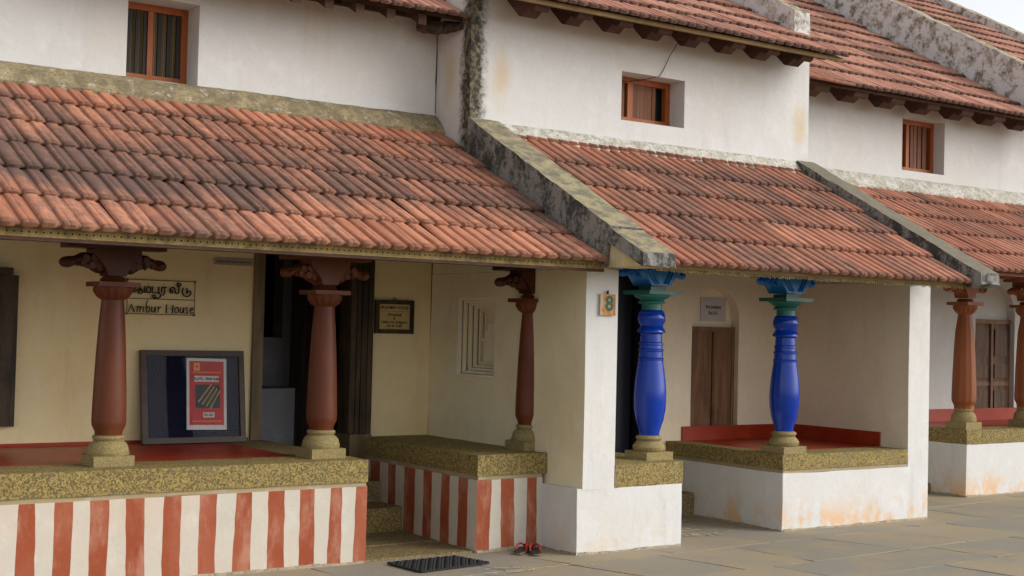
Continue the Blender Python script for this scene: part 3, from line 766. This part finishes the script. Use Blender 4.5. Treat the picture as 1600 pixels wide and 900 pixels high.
# plank door in the arched recess
d = wbox('door_case', MT['door'], H2, 8.47, 9.05, W2 + .05, W2 + .10, 1.625, 1.668)
for a, b, dz in ((8.472, 8.785, .004), (8.789, 9.048, 0)):
    lf = wbox('door', MT['door'], H2, a, b, W2 + .062 + dz, W2 + .098, .626, 1.624, bev=.005)
    if dz == 0: wbox('rail', MT['door'], lf, b - .03, b, W2 + .052, W2 + .0615, .63, 1.62)
wbox('cover_strip', MT['door_d'], H2, 8.770, 8.800, W2 + .048, W2 + .061, .63, 1.622)
# columns
def blue_column(cx, cy, zf):
    k_ = [( .155, .812), (.158, .84), (.175, .865), (.176, .87), (.215, .93), (.243, 1.01), (.250, 1.09), (.246, 1.16), (.232, 1.24), (.208, 1.33), (.192, 1.385), (.200, 1.390), (.200, 1.40), (.188, 1.408), (.184, 1.45), (.196, 1.456), (.196, 1.468), (.180, 1.476), (.176, 1.50), (.188, 1.506), (.186, 1.518), (.170, 1.526), (.166, 1.585), (.18, 1.592), (.218, 1.600), (.216, 1.614), (.190, 1.632), (.174, 1.650), (.186, 1.662), (.208, 1.684), (.214, 1.706), (.210, 1.728), (.196, 1.745), (.200, 1.750), (.170, 1.770)]
    dz = zf - .63
    bm = bmesh.new(); lathe(bm, [(r_ / 2, z + dz) for r_, z in k_], cx, cy, 36)
    col = finish('column', bm, MT['blue'], H2, smooth=32)
    base_part(col, cx, cy, zf, .262, zf + .06, [(.112, zf + .0605), (.124, zf + .075), (.126, zf + .095), (.116, zf + .112), (.108, zf + .118), (.102, zf + .128), (.088, zf + .14), (.096, zf + .147), (.104, zf + .16), (.098, zf + .175), (.078, zf + .182)], MT['stone_b'])
    bm = bmesh.new()
    lathe(bm, [(.079, 1.771 + dz), (.078, 1.815 + dz), (.105, 1.822 + dz), (.106, 1.832 + dz), (.090, 1.842 + dz), (.098, 1.852 + dz), (.125, 1.866 + dz), (.135, 1.872 + dz), (.142, 1.885 + dz), (.150, 1.888 + dz)], cx, cy, 32)
    s_ = .158; box(bm, cx - s_, cx + s_, cy - s_, cy + s_, 1.889 + dz, 1.918 + dz); box(bm, cx - .075, cx + .075, cy - .075, cy + .075, 1.9181 + dz, 1.95 + dz)
    finish('capital', bm, MT['green'], col, smooth=30)
    bracket_part(col, cx, cy, 1.945 + dz, 2.105 + dz, .19, .36, .22, .34, MT['sky_blue'], bands=True, arm_dz=.035, k=.85)
blue_column(6.82, -.155, .634); blue_column(8.325, -.112, .627)
wbox('beam', MT['sky_blue'], H2, 6.27, 9.72, -.24, -.06, 2.108, 2.26)
# porch roof
tiled_roof(H2, MT['tile2'], 6.255, 9.752, -.865, 2.088, .560, 1.12, .388)
flashing(H2, MT['mortar_w'], 6.10, 9.80, W2, 3.31, 1.075, 3.15, 5)
wbox('fascia', MT['batten'], H2, 6.27, 9.75, -.80, -.785, 2.052, 2.098, bev=0)
bm = bmesh.new()   # frayed lath ends under the eave
for i in range(150): 
    x = 6.3 + i * .023; h = random.uniform(.008, .022); box(bm, x, x + .012, -.806, -.8005, 2.052 - h, 2.062)
o = finish('lath_fringe', bm, MT['fascia'], H2); o['kind'] = 'stuff'
# parapets running down the slope
def parapet(house, mat, pts, x0, x1, seed, amp=.008):
    bm = bmesh.new(); prism(bm, pts, x0, x1); bevel(bm, .012, 2); rough_up(bm, .07, amp, 5, seed)
    return finish('parapet', bm, mat, house, smooth=42)
parapet(H2, MT['parapet'], [(1.205, 2.75), (1.205, 3.335), (-.695, 2.345), (-.665, 2.25), (-.63, 2.075), (-.45, 2.055), (1.19, 2.72)], 5.962, 6.262, 1)
parapet(H2, MT['parapet'], [(-.702, 2.332), (-1.05, 2.150), (-1.06, 2.055), (-.665, 2.232)], 5.966, 6.258, 3, .006).name = 'coping_stone'
bm = bmesh.new(); prism(bm, [(-.64, 2.055), (-.66, 2.228), (-1.0, 2.056)], 6.0, 6.25); finish('corbel', bm, MT['corbel'], H2)
parapet(H2, MT['parapet_b'], [(1.20, 3.10), (1.16, 3.315), (1.06, 3.262), (-.965, 2.170), (-.975, 2.075), (-.85, 2.045), (1.1, 3.05)], 9.752, 10.002, 5)
# upper roof
tiled_roof(H2, MT['tile_up'], 6.0, 9.90, .655, 4.265, .53, 3.0, .39)
wbox('fascia', MT['batten'], H2, 6.0, 9.88, .70, .735, 4.232, 4.268, bev=.004)
rafters(H2, [6.38 + .440 * i for i in range(8)], .75, 1.2, 4.235, .53, wd=.15, shaped=True); rafters(H2, [6.59 + .440 * i for i in range(8)], .78, 1.2, 4.235, .53, wd=.10, ht=.05)
parapet(H2, MT['parapet_w'], [(1.20, 4.50), (1.20, 4.80), (3.2, 5.86), (3.2, 5.5)], 9.74, 9.95, 8)
bm = bmesh.new(); tube(bm, [(8.22, 1.02, 4.36), (8.16, 1.12, 4.24), (8.10, 1.16, 4.12), (8.03, 1.175, 3.97), (8.0, 1.18, 3.925), (7.93, 1.25, 3.90), (7.80, 1.36, 3.875), (7.72, 1.37, 3.87)], .0035, 5)
finish('wire', bm, MT['black'], H2)

# ------------------------------------------------------------------ house 3: orange-brown columns
H3 = thing('row_house', (12.8, 1.2, 0), 'house with orange-brown pillars and dark panelled double door', 'house', GR)
W3 = 1.75
bm = bmesh.new(); grid_wall(bm, 9.95, 14.235, 2.45, 4.36, [(12.03, 12.76, 3.47, 4.07)], W3, W3 + .3, seed=6)
finish('wall', bm, MT['wall_up'], H3, smooth=40)
bm = bmesh.new(); grid_wall(bm, 10.0, 15.95, -.05, 2.448, [(13.36, 14.107, .64, 2.33)], W3, W3 + .10, seed=7)
arch_fill(bm, 13.36, 14.107, 1.90, 2.262, 2.33, W3, W3 + .10)
box(bm, 13.3, 14.2, W3 + .101, W3 + .2, .4, 2.44)
finish('wall', bm, MT['wall_up'], H3, smooth=30)
window(H3, 12.03, 12.76, 3.50, 4.07, 1.90, MT['orange_wood'], ([(.38, .05)], [(.14, .09), (.25, .05), (.50, .05), (.58, .05), (.68, .06), (.80, .07)]))
wbox('plinth', MT['white'], H3, 11.72, 15.9, .62, W3, -.05, .535, bev=.01, rough=.006)
cap_stone(H3, 11.717, 15.9, .617, .93, .536, .68, 21, bed=.0); cap_stone(H3, 11.717, 11.90, .932, W3 - .003, .536, .679, 22, bed=.0)
wbox('porch_floor', MT['red_floor'], H3, 11.902, 15.9, .931, W3, .536, .676, bev=.003)
wbox('skirting', MT['red_floor'], H3, 11.902, 15.9, W3 - .02, W3 + .004, .6765, .815, bev=.003)
cap_stone(H3, 10.01, 11.716, 1.06, W3, -.03, .10, 23, MT['stone_d'], bed=0)
wbox('door_case', MT['door'], H3, 13.37, 14.10, W3 + .045, W3 + .1, 1.80, 1.85)
for a, b in ((13.372, 13.733), (13.738, 14.098)):
    lf = wbox('door', MT['door_d'], H3, a, b, W3 + .06, W3 + .098, .645, 1.799, bev=.004)
    for z0, z1 in ((.72, 1.02), (1.16, 1.32), (1.42, 1.74)): wbox('panel', MT['door_d'], lf, a + .06, b - .06, W3 + .046, W3 + .0605, z0, z1, bev=.010)
    wbox('rail', MT['door'], lf, a + .02, b - .02, W3 + .053, W3 + .0608, 1.07, 1.12)
wbox('cover_strip', MT['door'], H3, 13.715, 13.756, W3 + .038, W3 + .0595, .65, 1.797)
for cx in (11.89, 12.955, 14.9): house_column(H3, cx, .79, .68, [MT['orange_brown']] * 3, 2.262, d=(.25, .136), seg=12, flat_sh=True)
wbox('beam', MT['orange_brown'], H3, 10.02, 15.9, .70, .88, 2.265, 2.42)
tiled_roof(H3, MT['tile3'], 10.0, 15.85, -.20, 2.258, .512, 1.67, .388)
flashing(H3, MT['mortar_w'], 10.0, 15.9, W3, 3.375, 1.62, 3.20, 9)
wbox('fascia', MT['orange_brown'], H3, 10.0, 15.9, -.13, -.11, 2.225, 2.268, bev=0)
tiled_roof(H3, MT['tile_up'], 10.0, 13.99, 1.25, 4.165, .56, 5.9, .39)
wbox('fascia', MT['rafter'], H3, 10.05, 14.2, 1.30, 1.325, 4.140, 4.172, bev=.003)
rafters(H3, [10.30 + .58 * i for i in range(7)], 1.33, 1.76, 4.125, .56, wd=.21, shaped=True); rafters(H3, [10.57 + .58 * i for i in range(6)], 1.36, 1.76, 4.135, .56, wd=.10, ht=.05)
parapet(H3, MT['parapet_w'], [(1.20, 4.05), (1.20, 4.66), (5.9, 7.33), (5.9, 6.6)], 14.0, 14.22, 11, .010)
# plank lying in the gutter at the near end of the upper eave
bm = bmesh.new(); tube(bm, [(9.99, 1.24, 4.19), (10.25, 1.21, 4.175), (10.62, 1.20, 4.165)], [.022, .02, .016], 7)
finish('ridge_tile', bm, MT['tile1'], H3)

# ------------------------------------------------------------------ house 4: only its upper roof shows
H4 = thing('row_house', (17.0, 2.2, 0), 'far house whose tiled roof and last weathered parapet rise against the sky', 'house', GR)
bm = bmesh.new(); grid_wall(bm, 14.236, 18.2, 2.45, 4.40, [], W3, W3 + .3, cell=.8); finish('wall', bm, MT['wall_up'], H4)
tiled_roof(H4, MT['tile_up'], 14.225, 18.0, 1.25, 4.36, .56, 8.0, .39, w0=.24)
parapet(H4, MT['parapet_w'], [(1.20, 4.1), (1.20, 4.495), (8.1, 8.33), (8.1, 7.7)], 18.0, 18.25, 13, .010)

# ragged mortar and dirt where the plinths meet the paving
MT['foot'] = mortar_mat('foot_mortar', (.40, .33, .22), (.30, .25, .17), .4)
def footing(house, x0, x1, y, seed, axis='x'):
    bm = bmesh.new(); rs_ = random.Random(seed); n = max(3, int((x1 - x0) / .035)); prev = None
    for i in range(n + 1):
        t = x0 + (x1 - x0) * i / n; h = .008 + .020 * max(0, noise.noise(Vector((t * 3.1, seed, 0))) + .25) + rs_.uniform(0, .006); d = .006 + .018 * max(0, noise.noise(Vector((t * 2.3, seed + 9, 0))) + .3)
        q = [(y + .004, -.004), (y - d, -.004), (y - d * .55, h * .45), (y - .0015, h)]
        ring = [bm.verts.new((t, a, b) if axis == 'x' else (a, t, b)) for a, b in q]
        if prev:
            for j in range(3): bm.faces.new((prev[j], prev[j + 1], ring[j + 1], ring[j]))
        prev = ring
    return finish('foot_mortar', bm, MT['foot'], house, smooth=60)
footing(H1, .5, 4.455, 0.0, 1); footing(H1, 5.36, 5.925, 0.0, 2); footing(H1, .02, 1.04, 5.355, 3, 'y')
footing(H2, 5.94, 6.91, YB, 4); footing(H2, YB, -.01, 5.93, 5, 'y'); footing(H2, 8.18, 9.99, Y2, 6); footing(H2, Y2, .79, 8.17, 7, 'y')
footing(H3, 11.73, 15.8, .62, 8); footing(H3, .62, 1.05, 11.72, 9, 'y')

# ------------------------------------------------------------------ signs and loose things
MT['ink'] = flat('black_ink', (.018, .014, .012), .6)
def ribbon(bm, pts, w_, y0, y1, closed=False):
    P = [Vector(p) for p in pts]; n = len(P); a = []; b = []
    for i, p in enumerate(P):
        t = (P[(i + 1) % n if closed else min(i + 1, n - 1)] - P[(i - 1) % n if closed else max(i - 1, 0)]).normalized()
        nr = Vector((-t.y, t.x)) * w_ / 2; a.append(p + nr); b.append(p - nr)
    m = n if closed else n - 1
    A0 = [bm.verts.new((p.x, y0, p.y)) for p in a]; B0 = [bm.verts.new((p.x, y0, p.y)) for p in b]
    A1 = [bm.verts.new((p.x, y1, p.y)) for p in a]; B1 = [bm.verts.new((p.x, y1, p.y)) for p in b]
    for i in range(m):
        j = (i + 1) % n
        bm.faces.new((A0[i], A0[j], B0[j], B0[i])); bm.faces.new((A0[i], A0[j], A1[j], A1[i])); bm.faces.new((B0[i], B0[j], B1[j], B1[i]))
def smooth_path(pts, it=2):
    for _ in range(it):
        q = [pts[0]]
        for a, b in zip(pts, pts[1:]):
            q += [(a[0] * .75 + b[0] * .25, a[1] * .75 + b[1] * .25), (a[0] * .25 + b[0] * .75, a[1] * .25 + b[1] * .75)]
        pts = q + [pts[-1]]
    return pts
def text_mesh(name, body, size, mat, parent, loc, rot, extrude=.0006, align='CENTER', shear=0.0, bold=.0):
    cu = bpy.data.curves.new(name, 'FONT'); cu.body = body; cu.size = size; cu.align_x = align; cu.align_y = 'CENTER'; cu.extrude = extrude; cu.shear = shear; cu.offset = bold
    t = bpy.data.objects.new(name, cu); COL.objects.link(t)
    dg = bpy.context.evaluated_depsgraph_get(); me = bpy.data.meshes.new_from_object(t.evaluated_get(dg))
    bpy.data.objects.remove(t); me.materials.clear(); me.materials.append(mat)
    o = bpy.data.objects.new(name, me); COL.objects.link(o); o.location = loc; o.rotation_euler = rot
    if parent: attach(o, parent)
    return o
FACE = (R(90), 0, 0)

# wire-framed name sign with Tamil and English lettering
yS = W1 - .022
S = thing('house_sign', (3.607, W1 - .01, 1.655), 'thin wire-framed sign reading Ambur House in black letters', 'sign')
X0, X1, Z0, Z1 = 3.347, 3.868, 1.652, 1.905
px = lambda x, y: (X0 + (x - 92) / 1248 * (X1 - X0), Z1 - (y - 138) / 664 * (Z1 - Z0))
bm = bmesh.new(); zm = Z1 - (505 - 138) / 664 * (Z1 - Z0)
for a, b in (((X0, Z0), (X1, Z0)), ((X0, Z1), (X1, Z1)), ((X0, zm), (X1, zm)), ((X0, Z0), (X0, Z1)), ((X1, Z0), (X1, Z1))):
    tube(bm, [(a[0], yS + .004, a[1]), (b[0], yS + .004, b[1])], .0032, 6)
for cx, cz in ((X0, Z0), (X1, Z0), (X0, Z1), (X1, Z1)): tube(bm, [(cx, yS - .004, cz), (cx, W1 + .01, cz)], .007, 8)
finish('frame', bm, flat('rusted_wire', (.085, .045, .028)), S)
TAM = [[(215, 262), (160, 268), (132, 300), (145, 340), (185, 352), (222, 330), (225, 290)], [(150, 366), (185, 380), (230, 374), (265, 345), (300, 322), (352, 326), (374, 362), (352, 402), (305, 412), (280, 392), (300, 362), (325, 352)], [(320, 250), (320, 365)],
       [(400, 260), (400, 382), (512, 382)], [(512, 384), (514, 292), (488, 266), (452, 272), (436, 304), (436, 382)], [(454, 215), (466, 215)],
       [(545, 260), (545, 382), (660, 382)], [(660, 260), (660, 395), (700, 412), (702, 450), (660, 484), (600, 490), (556, 474), (552, 436), (582, 424), (606, 446), (592, 478)],
       [(715, 270), (715, 382)], [(708, 270), (802, 270)], [(770, 270), (770, 388), (735, 436)], [(744, 215), (756, 215)],
       [(872, 300), (900, 266), (946, 268), (962, 306), (962, 382), (1034, 382), (1034, 262), (1000, 226), (1000, 188), (1034, 174), (1068, 192), (1064, 226), (1038, 236), (1024, 214)], [(876, 296), (868, 346), (888, 380), (920, 370), (922, 332), (896, 320), (876, 344)],
       [(1122, 265), (1094, 326), (1112, 400), (1172, 442), (1238, 422), (1266, 372), (1250, 326), (1214, 322), (1186, 372)], [(1186, 265), (1186, 382)]]
bm = bmesh.new()
for s_ in TAM:
    sharp = len(s_) <= 3
    ribbon(bm, [px(*p) for p in (s_ if sharp else smooth_path(s_))], .0098, yS, yS + .006)
finish('tamil_lettering', bm, MT['ink'], S)
ENG = [([(115, 768), (170, 622)], .005), ([(168, 618), (226, 768)], .0105), ([(138, 712), (204, 712)], .004), ([(102, 769), (142, 769)], .004), ([(202, 771), (246, 771)], .004),
       ([(262, 664), (284, 654), (276, 770)], .008), ([(279, 696), (318, 652), (334, 670), (325, 770)], .008), ([(330, 696), (374, 652), (394, 674), (382, 752), (406, 764)], .008),
       ([(474, 534), (448, 556), (436, 730), (456, 774), (494, 758), (512, 702), (500, 656), (470, 660), (442, 694)], .0085),
       ([(546, 652), (535, 736), (555, 770), (588, 742), (610, 652)], .0085), ([(611, 652), (600, 760), (622, 764)], .0085),
       ([(648, 662), (672, 654), (660, 770)], .0085), ([(668, 694), (700, 652), (720, 664)], .007),
       ([(812, 615), (816, 768)], .0100), ([(931, 620), (927, 768)], .0100), ([(812, 690), (929, 690)], .004), ([(788, 613), (838, 614)], .004), ([(905, 616), (956, 618)], .004), ([(793, 769), (842, 770)], .004), ([(903, 771), (952, 772)], .004),
       ([(1008, 652), (976, 680), (968, 730), (990, 772), (1030, 752), (1042, 700), (1026, 658), (1006, 652)], .0085),
       ([(1076, 656), (1065, 736), (1085, 772), (1118, 744), (1140, 656)], .0085), ([(1141, 656), (1132, 762), (1152, 768)], .0085),
       ([(1218, 664), (1190, 654), (1178, 686), (1206, 722), (1216, 752), (1192, 776), (1168, 760)], .008),
       ([(1258, 716), (1312, 690), (1304, 654), (1274, 662), (1254, 712), (1266, 762), (1296, 772), (1322, 744)], .008)]
bm = bmesh.new()
for s_, w_ in ENG: ribbon(bm, [px(*p) for p in (s_ if len(s_) < 3 else smooth_path(s_))], w_ * .8, yS, yS + .006)
finish('english_lettering', bm, MT['ink'], S)

# paper strip
L_ = wbox('notice_strip', flat('greyish_paper', (.44, .37, .31), .7), None, 4.018, 4.335, W1 - .014, W1 - .008, 2.046, 2.098, bev=0)
tag(L_, 'small paper strip asking not to touch, pasted beside the dark doorway', 'notice')
text_mesh('lettering', 'PLEASE DO NOT TOUCH THE CRAFTS', .0165, MT['ink'], L_, (4.176, W1 - .0145, 2.071), FACE, bold=.0006)

# framed brass-coloured plaque
Q = thing('framed_plaque', (5.605, W1 - .02, 1.54), 'dark-framed gold plaque reading Brahmin House on the porch wall', 'plaque')
bm = bmesh.new(); a, b, c_, d_ = 5.425, 5.790, 1.543, 1.822; e = .036
for q in ((a, b, d_ - e, d_), (a, b, c_, c_ + e), (a, a + e, c_ + e, d_ - e), (b - e, b, c_ + e, d_ - e)): box(bm, q[0], q[1], W1 - .035, W1 - .008, q[2], q[3])
bevel(bm, .003, 1); finish('frame', bm, MT['frame_d'], Q)
wbox('plate', flat('gold_plate', (.60, .45, .19), .45, .4), Q, a + e, b - e, W1 - .022, W1 - .010, c_ + e, d_ - e, bev=0)
bm = bmesh.new(); tube(bm, [(5.605 + .011 * math.cos(t * .7), W1 - .02, d_ + .009 + .011 * math.sin(t * .7)) for t in range(10)], .003, 5); finish('hook', bm, MT['ink'], Q)
xc = (a + b) / 2
for body, s_, z in (('BRAHMIN HOUSE', .034, 1.758), ('Tirunelveli', .032, 1.699), ('&', .028, 1.669), ('Gallery for Religious', .030, 1.638), ('Art & Craft', .031, 1.608)):
    text_mesh('lettering', body, s_, MT['ink'], Q, (xc, W1 - .0228, z), FACE, bold=.0007)
wbox('rule', MT['ink'], Q, xc - .13, xc + .13, W1 - .0232, W1 - .0222, 1.7275, 1.7295, bev=0)

# display board leaning on the porch wall
lean = math.atan2(.10, .69)
B = thing('notice_board', (3.855, 1.585, .694), 'framed navy notice board leaning against the porch wall', 'notice board')
def leaned(bm):
    bmesh.ops.transform(bm, matrix=Matrix.Translation((3.855, 1.585, .695)) @ Matrix.Rotation(-lean, 4, 'X'), verts=bm.verts[:])
BW, BH = .405, .695; e = .042
bm = bmesh.new()
for q in ((-BW, BW, 0, e), (-BW, BW, BH - e, BH), (-BW, -BW + e, e, BH - e), (BW - e, BW, e, BH - e)): box(bm, q[0], q[1], -.025, .025, q[2], q[3])
bevel(bm, .004); leaned(bm); finish('frame', bm, wood('board_frame_wood', (.060, .036, .028), (.085, .055, .045), .45, axis=0), B)
bm = bmesh.new(); box(bm, -BW + e, BW - e, .006, .014, e, BH - e); leaned(bm); finish('backing', bm, flat('navy_felt', (.012, .013, .030), .95, .05), B)
bm = bmesh.new(); box(bm, -BW + e, BW - e, -.012, -.009, e, BH - e); leaned(bm)
k = NB('pane_glass', .05, .5); tr = k.n('ShaderNodeBsdfTransparent'); gl = k.n('ShaderNodeBsdfGlossy'); gl.inputs['Roughness'].default_value = .03
mx = k.n('ShaderNodeMixShader'); mx.inputs[0].default_value = .006; k.l(tr.outputs[0], mx.inputs[1]); k.l(gl.outputs[0], mx.inputs[2]); k.l(mx.outputs[0], k.o.inputs[0])
finish('pane', bm, k.m, B)
# poster pinned on the board
P_ = thing('poster', (3.99, 1.60, .80), 'red flute poster with silver edges taped inside the notice board', 'poster')
def pbox(name, mat, par, x0, x1, z0, z1, lay):
    bm = bmesh.new(); box(bm, x0, x1, .002 - lay * .0012, .0040 - lay * .0012, z0, z1)
    bmesh.ops.transform(bm, matrix=Matrix.Rotation(R(1.2), 4, 'Y'), verts=bm.verts[:]); leaned(bm); return finish(name, bm, mat, par)
pw = flat('silver_edge', (.55, .53, .52), .35, .5)
pbox('sheet', pw, P_, -.060, .258, .10, .640, 0)
pbox('print', flat('poster_red', (.50, .022, .018), .5, .2), P_, -.038, .236, .135, .618, 1)
pbox('emblem', flat('poster_orange', (.75, .26, .02), .4), P_, -.004, .044, .545, .605, 2)
pbox('emblem_core', flat('poster_rust', (.45, .12, .01), .4), P_, .012, .028, .566, .586, 3)
pbox('photo', flat('poster_photo', (.035, .038, .042), .6, .2), P_, .008, .205, .262, .440, 2)
for z in (.160, .530): pbox('line', flat('poster_line', (.70, .20, .03), .4), P_, -.012, .215, z, z + .007, 2)
lw = flat('poster_white', (.66, .60, .56), .5)
pbox('title_box', lw, P_, .0, .195, .462, .505, 2); pbox('price_box', lw, P_, .07, .160, .192, .230, 2)
def ptext(body, s_, x, z):
    o = text_mesh('lettering', body, s_, MT['ink'], None, (0, 0, 0), (0, 0, 0), bold=.0007)
    o.matrix_world = Matrix.Translation((3.855, 1.585, .695)) @ Matrix.Rotation(-lean, 4, 'X') @ Matrix.Rotation(R(1.2), 4, 'Y') @ Matrix.Translation((x, -.0024, z)) @ Matrix.Rotation(R(90), 4, 'X')
    m = o.matrix_world.copy(); o.parent = P_; o.matrix_parent_inverse = Matrix.Translation(P_.location).inverted(); o.matrix_basis = m
ptext('FLUTE - FINE SLIM', .026, .097, .483); ptext('RS.30/-', .027, .115, .211)
for i in range(4):
    bm = bmesh.new(); o_ = i * .024
    tube(bm, [(.035 + o_ * 1.3, -.0035, .305 - o_ * .7), (.145 + o_ * .9, -.0035, .440 - o_ * .7)], .0042, 6); leaned(bm); finish('flute_print', bm, flat('flute_yellow', (.62, .42, .16), .5), P_)

# house number
N_ = thing('number_plate', (6.15, YB - .012, 1.72), 'rusty orange plate with green number 8 on white post', 'number plate')
bm = bmesh.new(); box(bm, 6.082, 6.222, YB - .022, YB - .010, 1.718, 1.872); bevel(bm, .003, 1)
k = NB('rusty_orange_enamel', .5, .4)
c = k.mix(k.ramp(k.noise(26, 6, .65), .4, .66), (.56, .24, .03), (.30, .09, .02))
xx = k.sep(k.pos)[0]
c = k.mix(k.ramp(k.math('ADD', xx, k.math('MULTIPLY', k.noise(30, 5), .05)), 6.135, 6.122), c, (.50, .40, .28))
k.col(c); finish('plate', bm, k.m, N_)
bm = bmesh.new(); tube(bm, [(6.148, YB - .012, 1.87), (6.148, YB - .016, 1.894), (6.156, YB - .016, 1.898), (6.160, YB - .012, 1.87)], .0045, 6); finish('hanger', bm, MT['ink'], N_)
text_mesh('numeral', '8', .150, flat('green_numeral', (.015, .11, .075), .5), N_, (6.164, YB - .0225, 1.800), FACE, bold=.0045)

# paper on the plank door recess
T_ = wbox('paper_sign', flat('pale_card', (.56, .52, .53), .6), None, 8.647, 8.965, W2 + .090, W2 + .097, 1.722, 1.945, bev=0)
tag(T_, 'pale square card reading Kai Josiyam above the plank door', 'sign')
text_mesh('lettering', 'Kai Josiyam', .042, MT['ink'], T_, (8.806, W2 + .0895, 1.856), FACE, bold=.0012)
text_mesh('lettering', 'Rs.51/-', .042, MT['ink'], T_, (8.806, W2 + .0895, 1.798), FACE, bold=.0012)

# rubber mat
mat_k = flat('black_rubber', (.024, .023, .024), .7)
D_ = thing('door_mat', (4.86, -.30, 0), 'black woven rubber mat lying before the striped steps', 'mat')
c4 = [(4.553, -.125), (5.115, -.100), (5.19, -.435), (4.59, -.515)]
def matp(u, v_):
    a = Vector(c4[0]).lerp(Vector(c4[1]), u); b = Vector(c4[3]).lerp(Vector(c4[2]), u); return a.lerp(b, v_)
bm = bmesh.new(); NU, NV = 17, 9
for lay in (0,):
    rim = []
    per = [(i / 34, 0) for i in range(35)] + [(1, i / 18) for i in range(1, 19)] + [(1 - i / 34, 1) for i in range(1, 35)] + [(0, 1 - i / 18) for i in range(1, 18)]
    for i, (u, v_) in enumerate(per):
        s_ = 1.0 + (.012 if i % 4 < 2 else -.008)
        p = matp(.5 + (u - .5) * s_, .5 + (v_ - .5) * s_ * 1.01)
        cr = min(u, 1 - u) + min(v_, 1 - v_)
        if cr < .06: p = p.lerp(matp(.5, .5), .03)
        rim.append(p)
    lo = [bm.verts.new((p.x, p.y, .004)) for p in rim]; hi = [bm.verts.new((p.x, p.y, .013)) for p in rim]
    bm.faces.new(hi)
    for i in range(len(rim)): bm.faces.new((lo[i], lo[(i + 1) % len(rim)], hi[(i + 1) % len(rim)], hi[i]))
finish('sheet', bm, mat_k, D_)
bm = bmesh.new()
for i in range(NU):
    for j in range(NV):
        u = (i + .5) / NU; v_ = (j + .5) / NV; p = matp(u, v_); ang = R(38 if (i + j) % 2 else -38)
        m = Matrix.Translation((p.x, p.y, .015)) @ Matrix.Rotation(ang, 4, 'Z') @ Matrix.Diagonal((.021, .010, .008, 1))
        bmesh.ops.create_icosphere(bm, subdivisions=1, radius=1, matrix=m)
o = finish('woven_ribs', bm, mat_k, D_, smooth=60); o['kind'] = 'stuff'

# flip-flops
rub = flat('dark_sole', (.030, .027, .026), .6); edge_m = flat('tan_sole_edge', (.19, .12, .07), .7); strap = flat('red_strap', (.42, .028, .022), .4, .5)
def flip_flop(loc, rz, label):
    F_ = thing('flip_flop', loc, label, 'flip-flop', 'pair of flip-flops')
    out_ = [(.00, .0), (.022, .004), (.036, .025), (.038, .065), (.034, .11), (.041, .165), (.047, .205), (.044, .235), (.028, .257), (.0, .264), (-.026, .255), (-.040, .232), (-.042, .20), (-.036, .16), (-.032, .11), (-.036, .065), (-.035, .025), (-.022, .004)]
    m = Matrix.Translation(loc) @ Matrix.Rotation(rz, 4, 'Z')
    for nm, z0, z1, mt in (('sole', .004, .020, edge_m), ('footbed', .0202, .027, rub)):
        bm = bmesh.new(); a = [bm.verts.new((x, y, z0)) for x, y in out_]; b = [bm.verts.new((x, y, z1)) for x, y in out_]
        bm.faces.new(a); bm.faces.new(b)
        for i in range(len(a)): bm.faces.new((a[i], a[(i + 1) % len(a)], b[(i + 1) % len(a)], b[i]))
        bm.transform(m); finish(nm, bm, mt, F_)
    bm = bmesh.new()
    for s_ in (-1, 1): tube(bm, [(0, .195, .026), (0 + s_ * .004, .188, .050), (s_ * .020, .165, .064), (s_ * .034, .13, .058), (s_ * .037, .10, .026)], [.005, .006, .008, .008, .005], 7)
    bm.transform(m); finish('strap', bm, strap, F_, smooth=50)
flip_flop((5.56, -.225, 0), R(-50), 'black flip-flop with red strap against striped plinth, further from white block')
flip_flop((5.655, -.330, 0), R(-28), 'black flip-flop with red strap, the one beside the white block')

# chalk drawn on the paving
k = NB('chalk_powder', .95, .1); k.col(k.mix(k.ramp(k.noise(60, 5), .4, .6), (.66, .64, .60), (.34, .30, .24))); chalk = k.m
def chalk_marks(name, label, strokes, w_):
    bm = bmesh.new()
    for s_ in strokes:
        P = [Vector(p) for p in smooth_path(s_)]
        for a, b in zip(P, P[1:]):
            if random.random() < .35: continue
            t = (b - a); nr = Vector((-t.y, t.x)).normalized() * w_ * random.uniform(.3, .7)
            v = [bm.verts.new((q.x, q.y, .0075)) for q in (a - nr, b - nr, b + nr, a + nr)]; bm.faces.new(v)
    o = finish(name, bm, chalk); tag(o, label, 'chalk drawing'); return o
chalk_marks('chalk_drawing', 'worn white chalk lines on the paving in front of the mat and flip-flops',
            [[(5.02, -.62), (5.12, -.60), (5.22, -.64), (5.32, -.66), (5.36, -.72), (5.30, -.78)], [(5.46, -.72), (5.62, -.70), (5.78, -.76), (5.86, -.86)], [(4.95, -.72), (5.1, -.78), (5.3, -.76)], [(4.7, -.80), (4.9, -.76), (5.05, -.82)]], .013)
rk = random.Random(3); st_ = []
for i in range(26):
    cx, cy = 7.55 + rk.uniform(-.35, .35), .22 + rk.uniform(-.40, .40); a = rk.uniform(0, 6.28)
    st_.append([(cx + .08 * math.cos(a + t * .8), cy + .06 * math.sin(a + t * .8)) for t in range(rk.randint(3, 6))])
chalk_marks('chalk_drawing', 'faded curling chalk pattern on the ground of the blue-pillared house entrance', st_, .012)
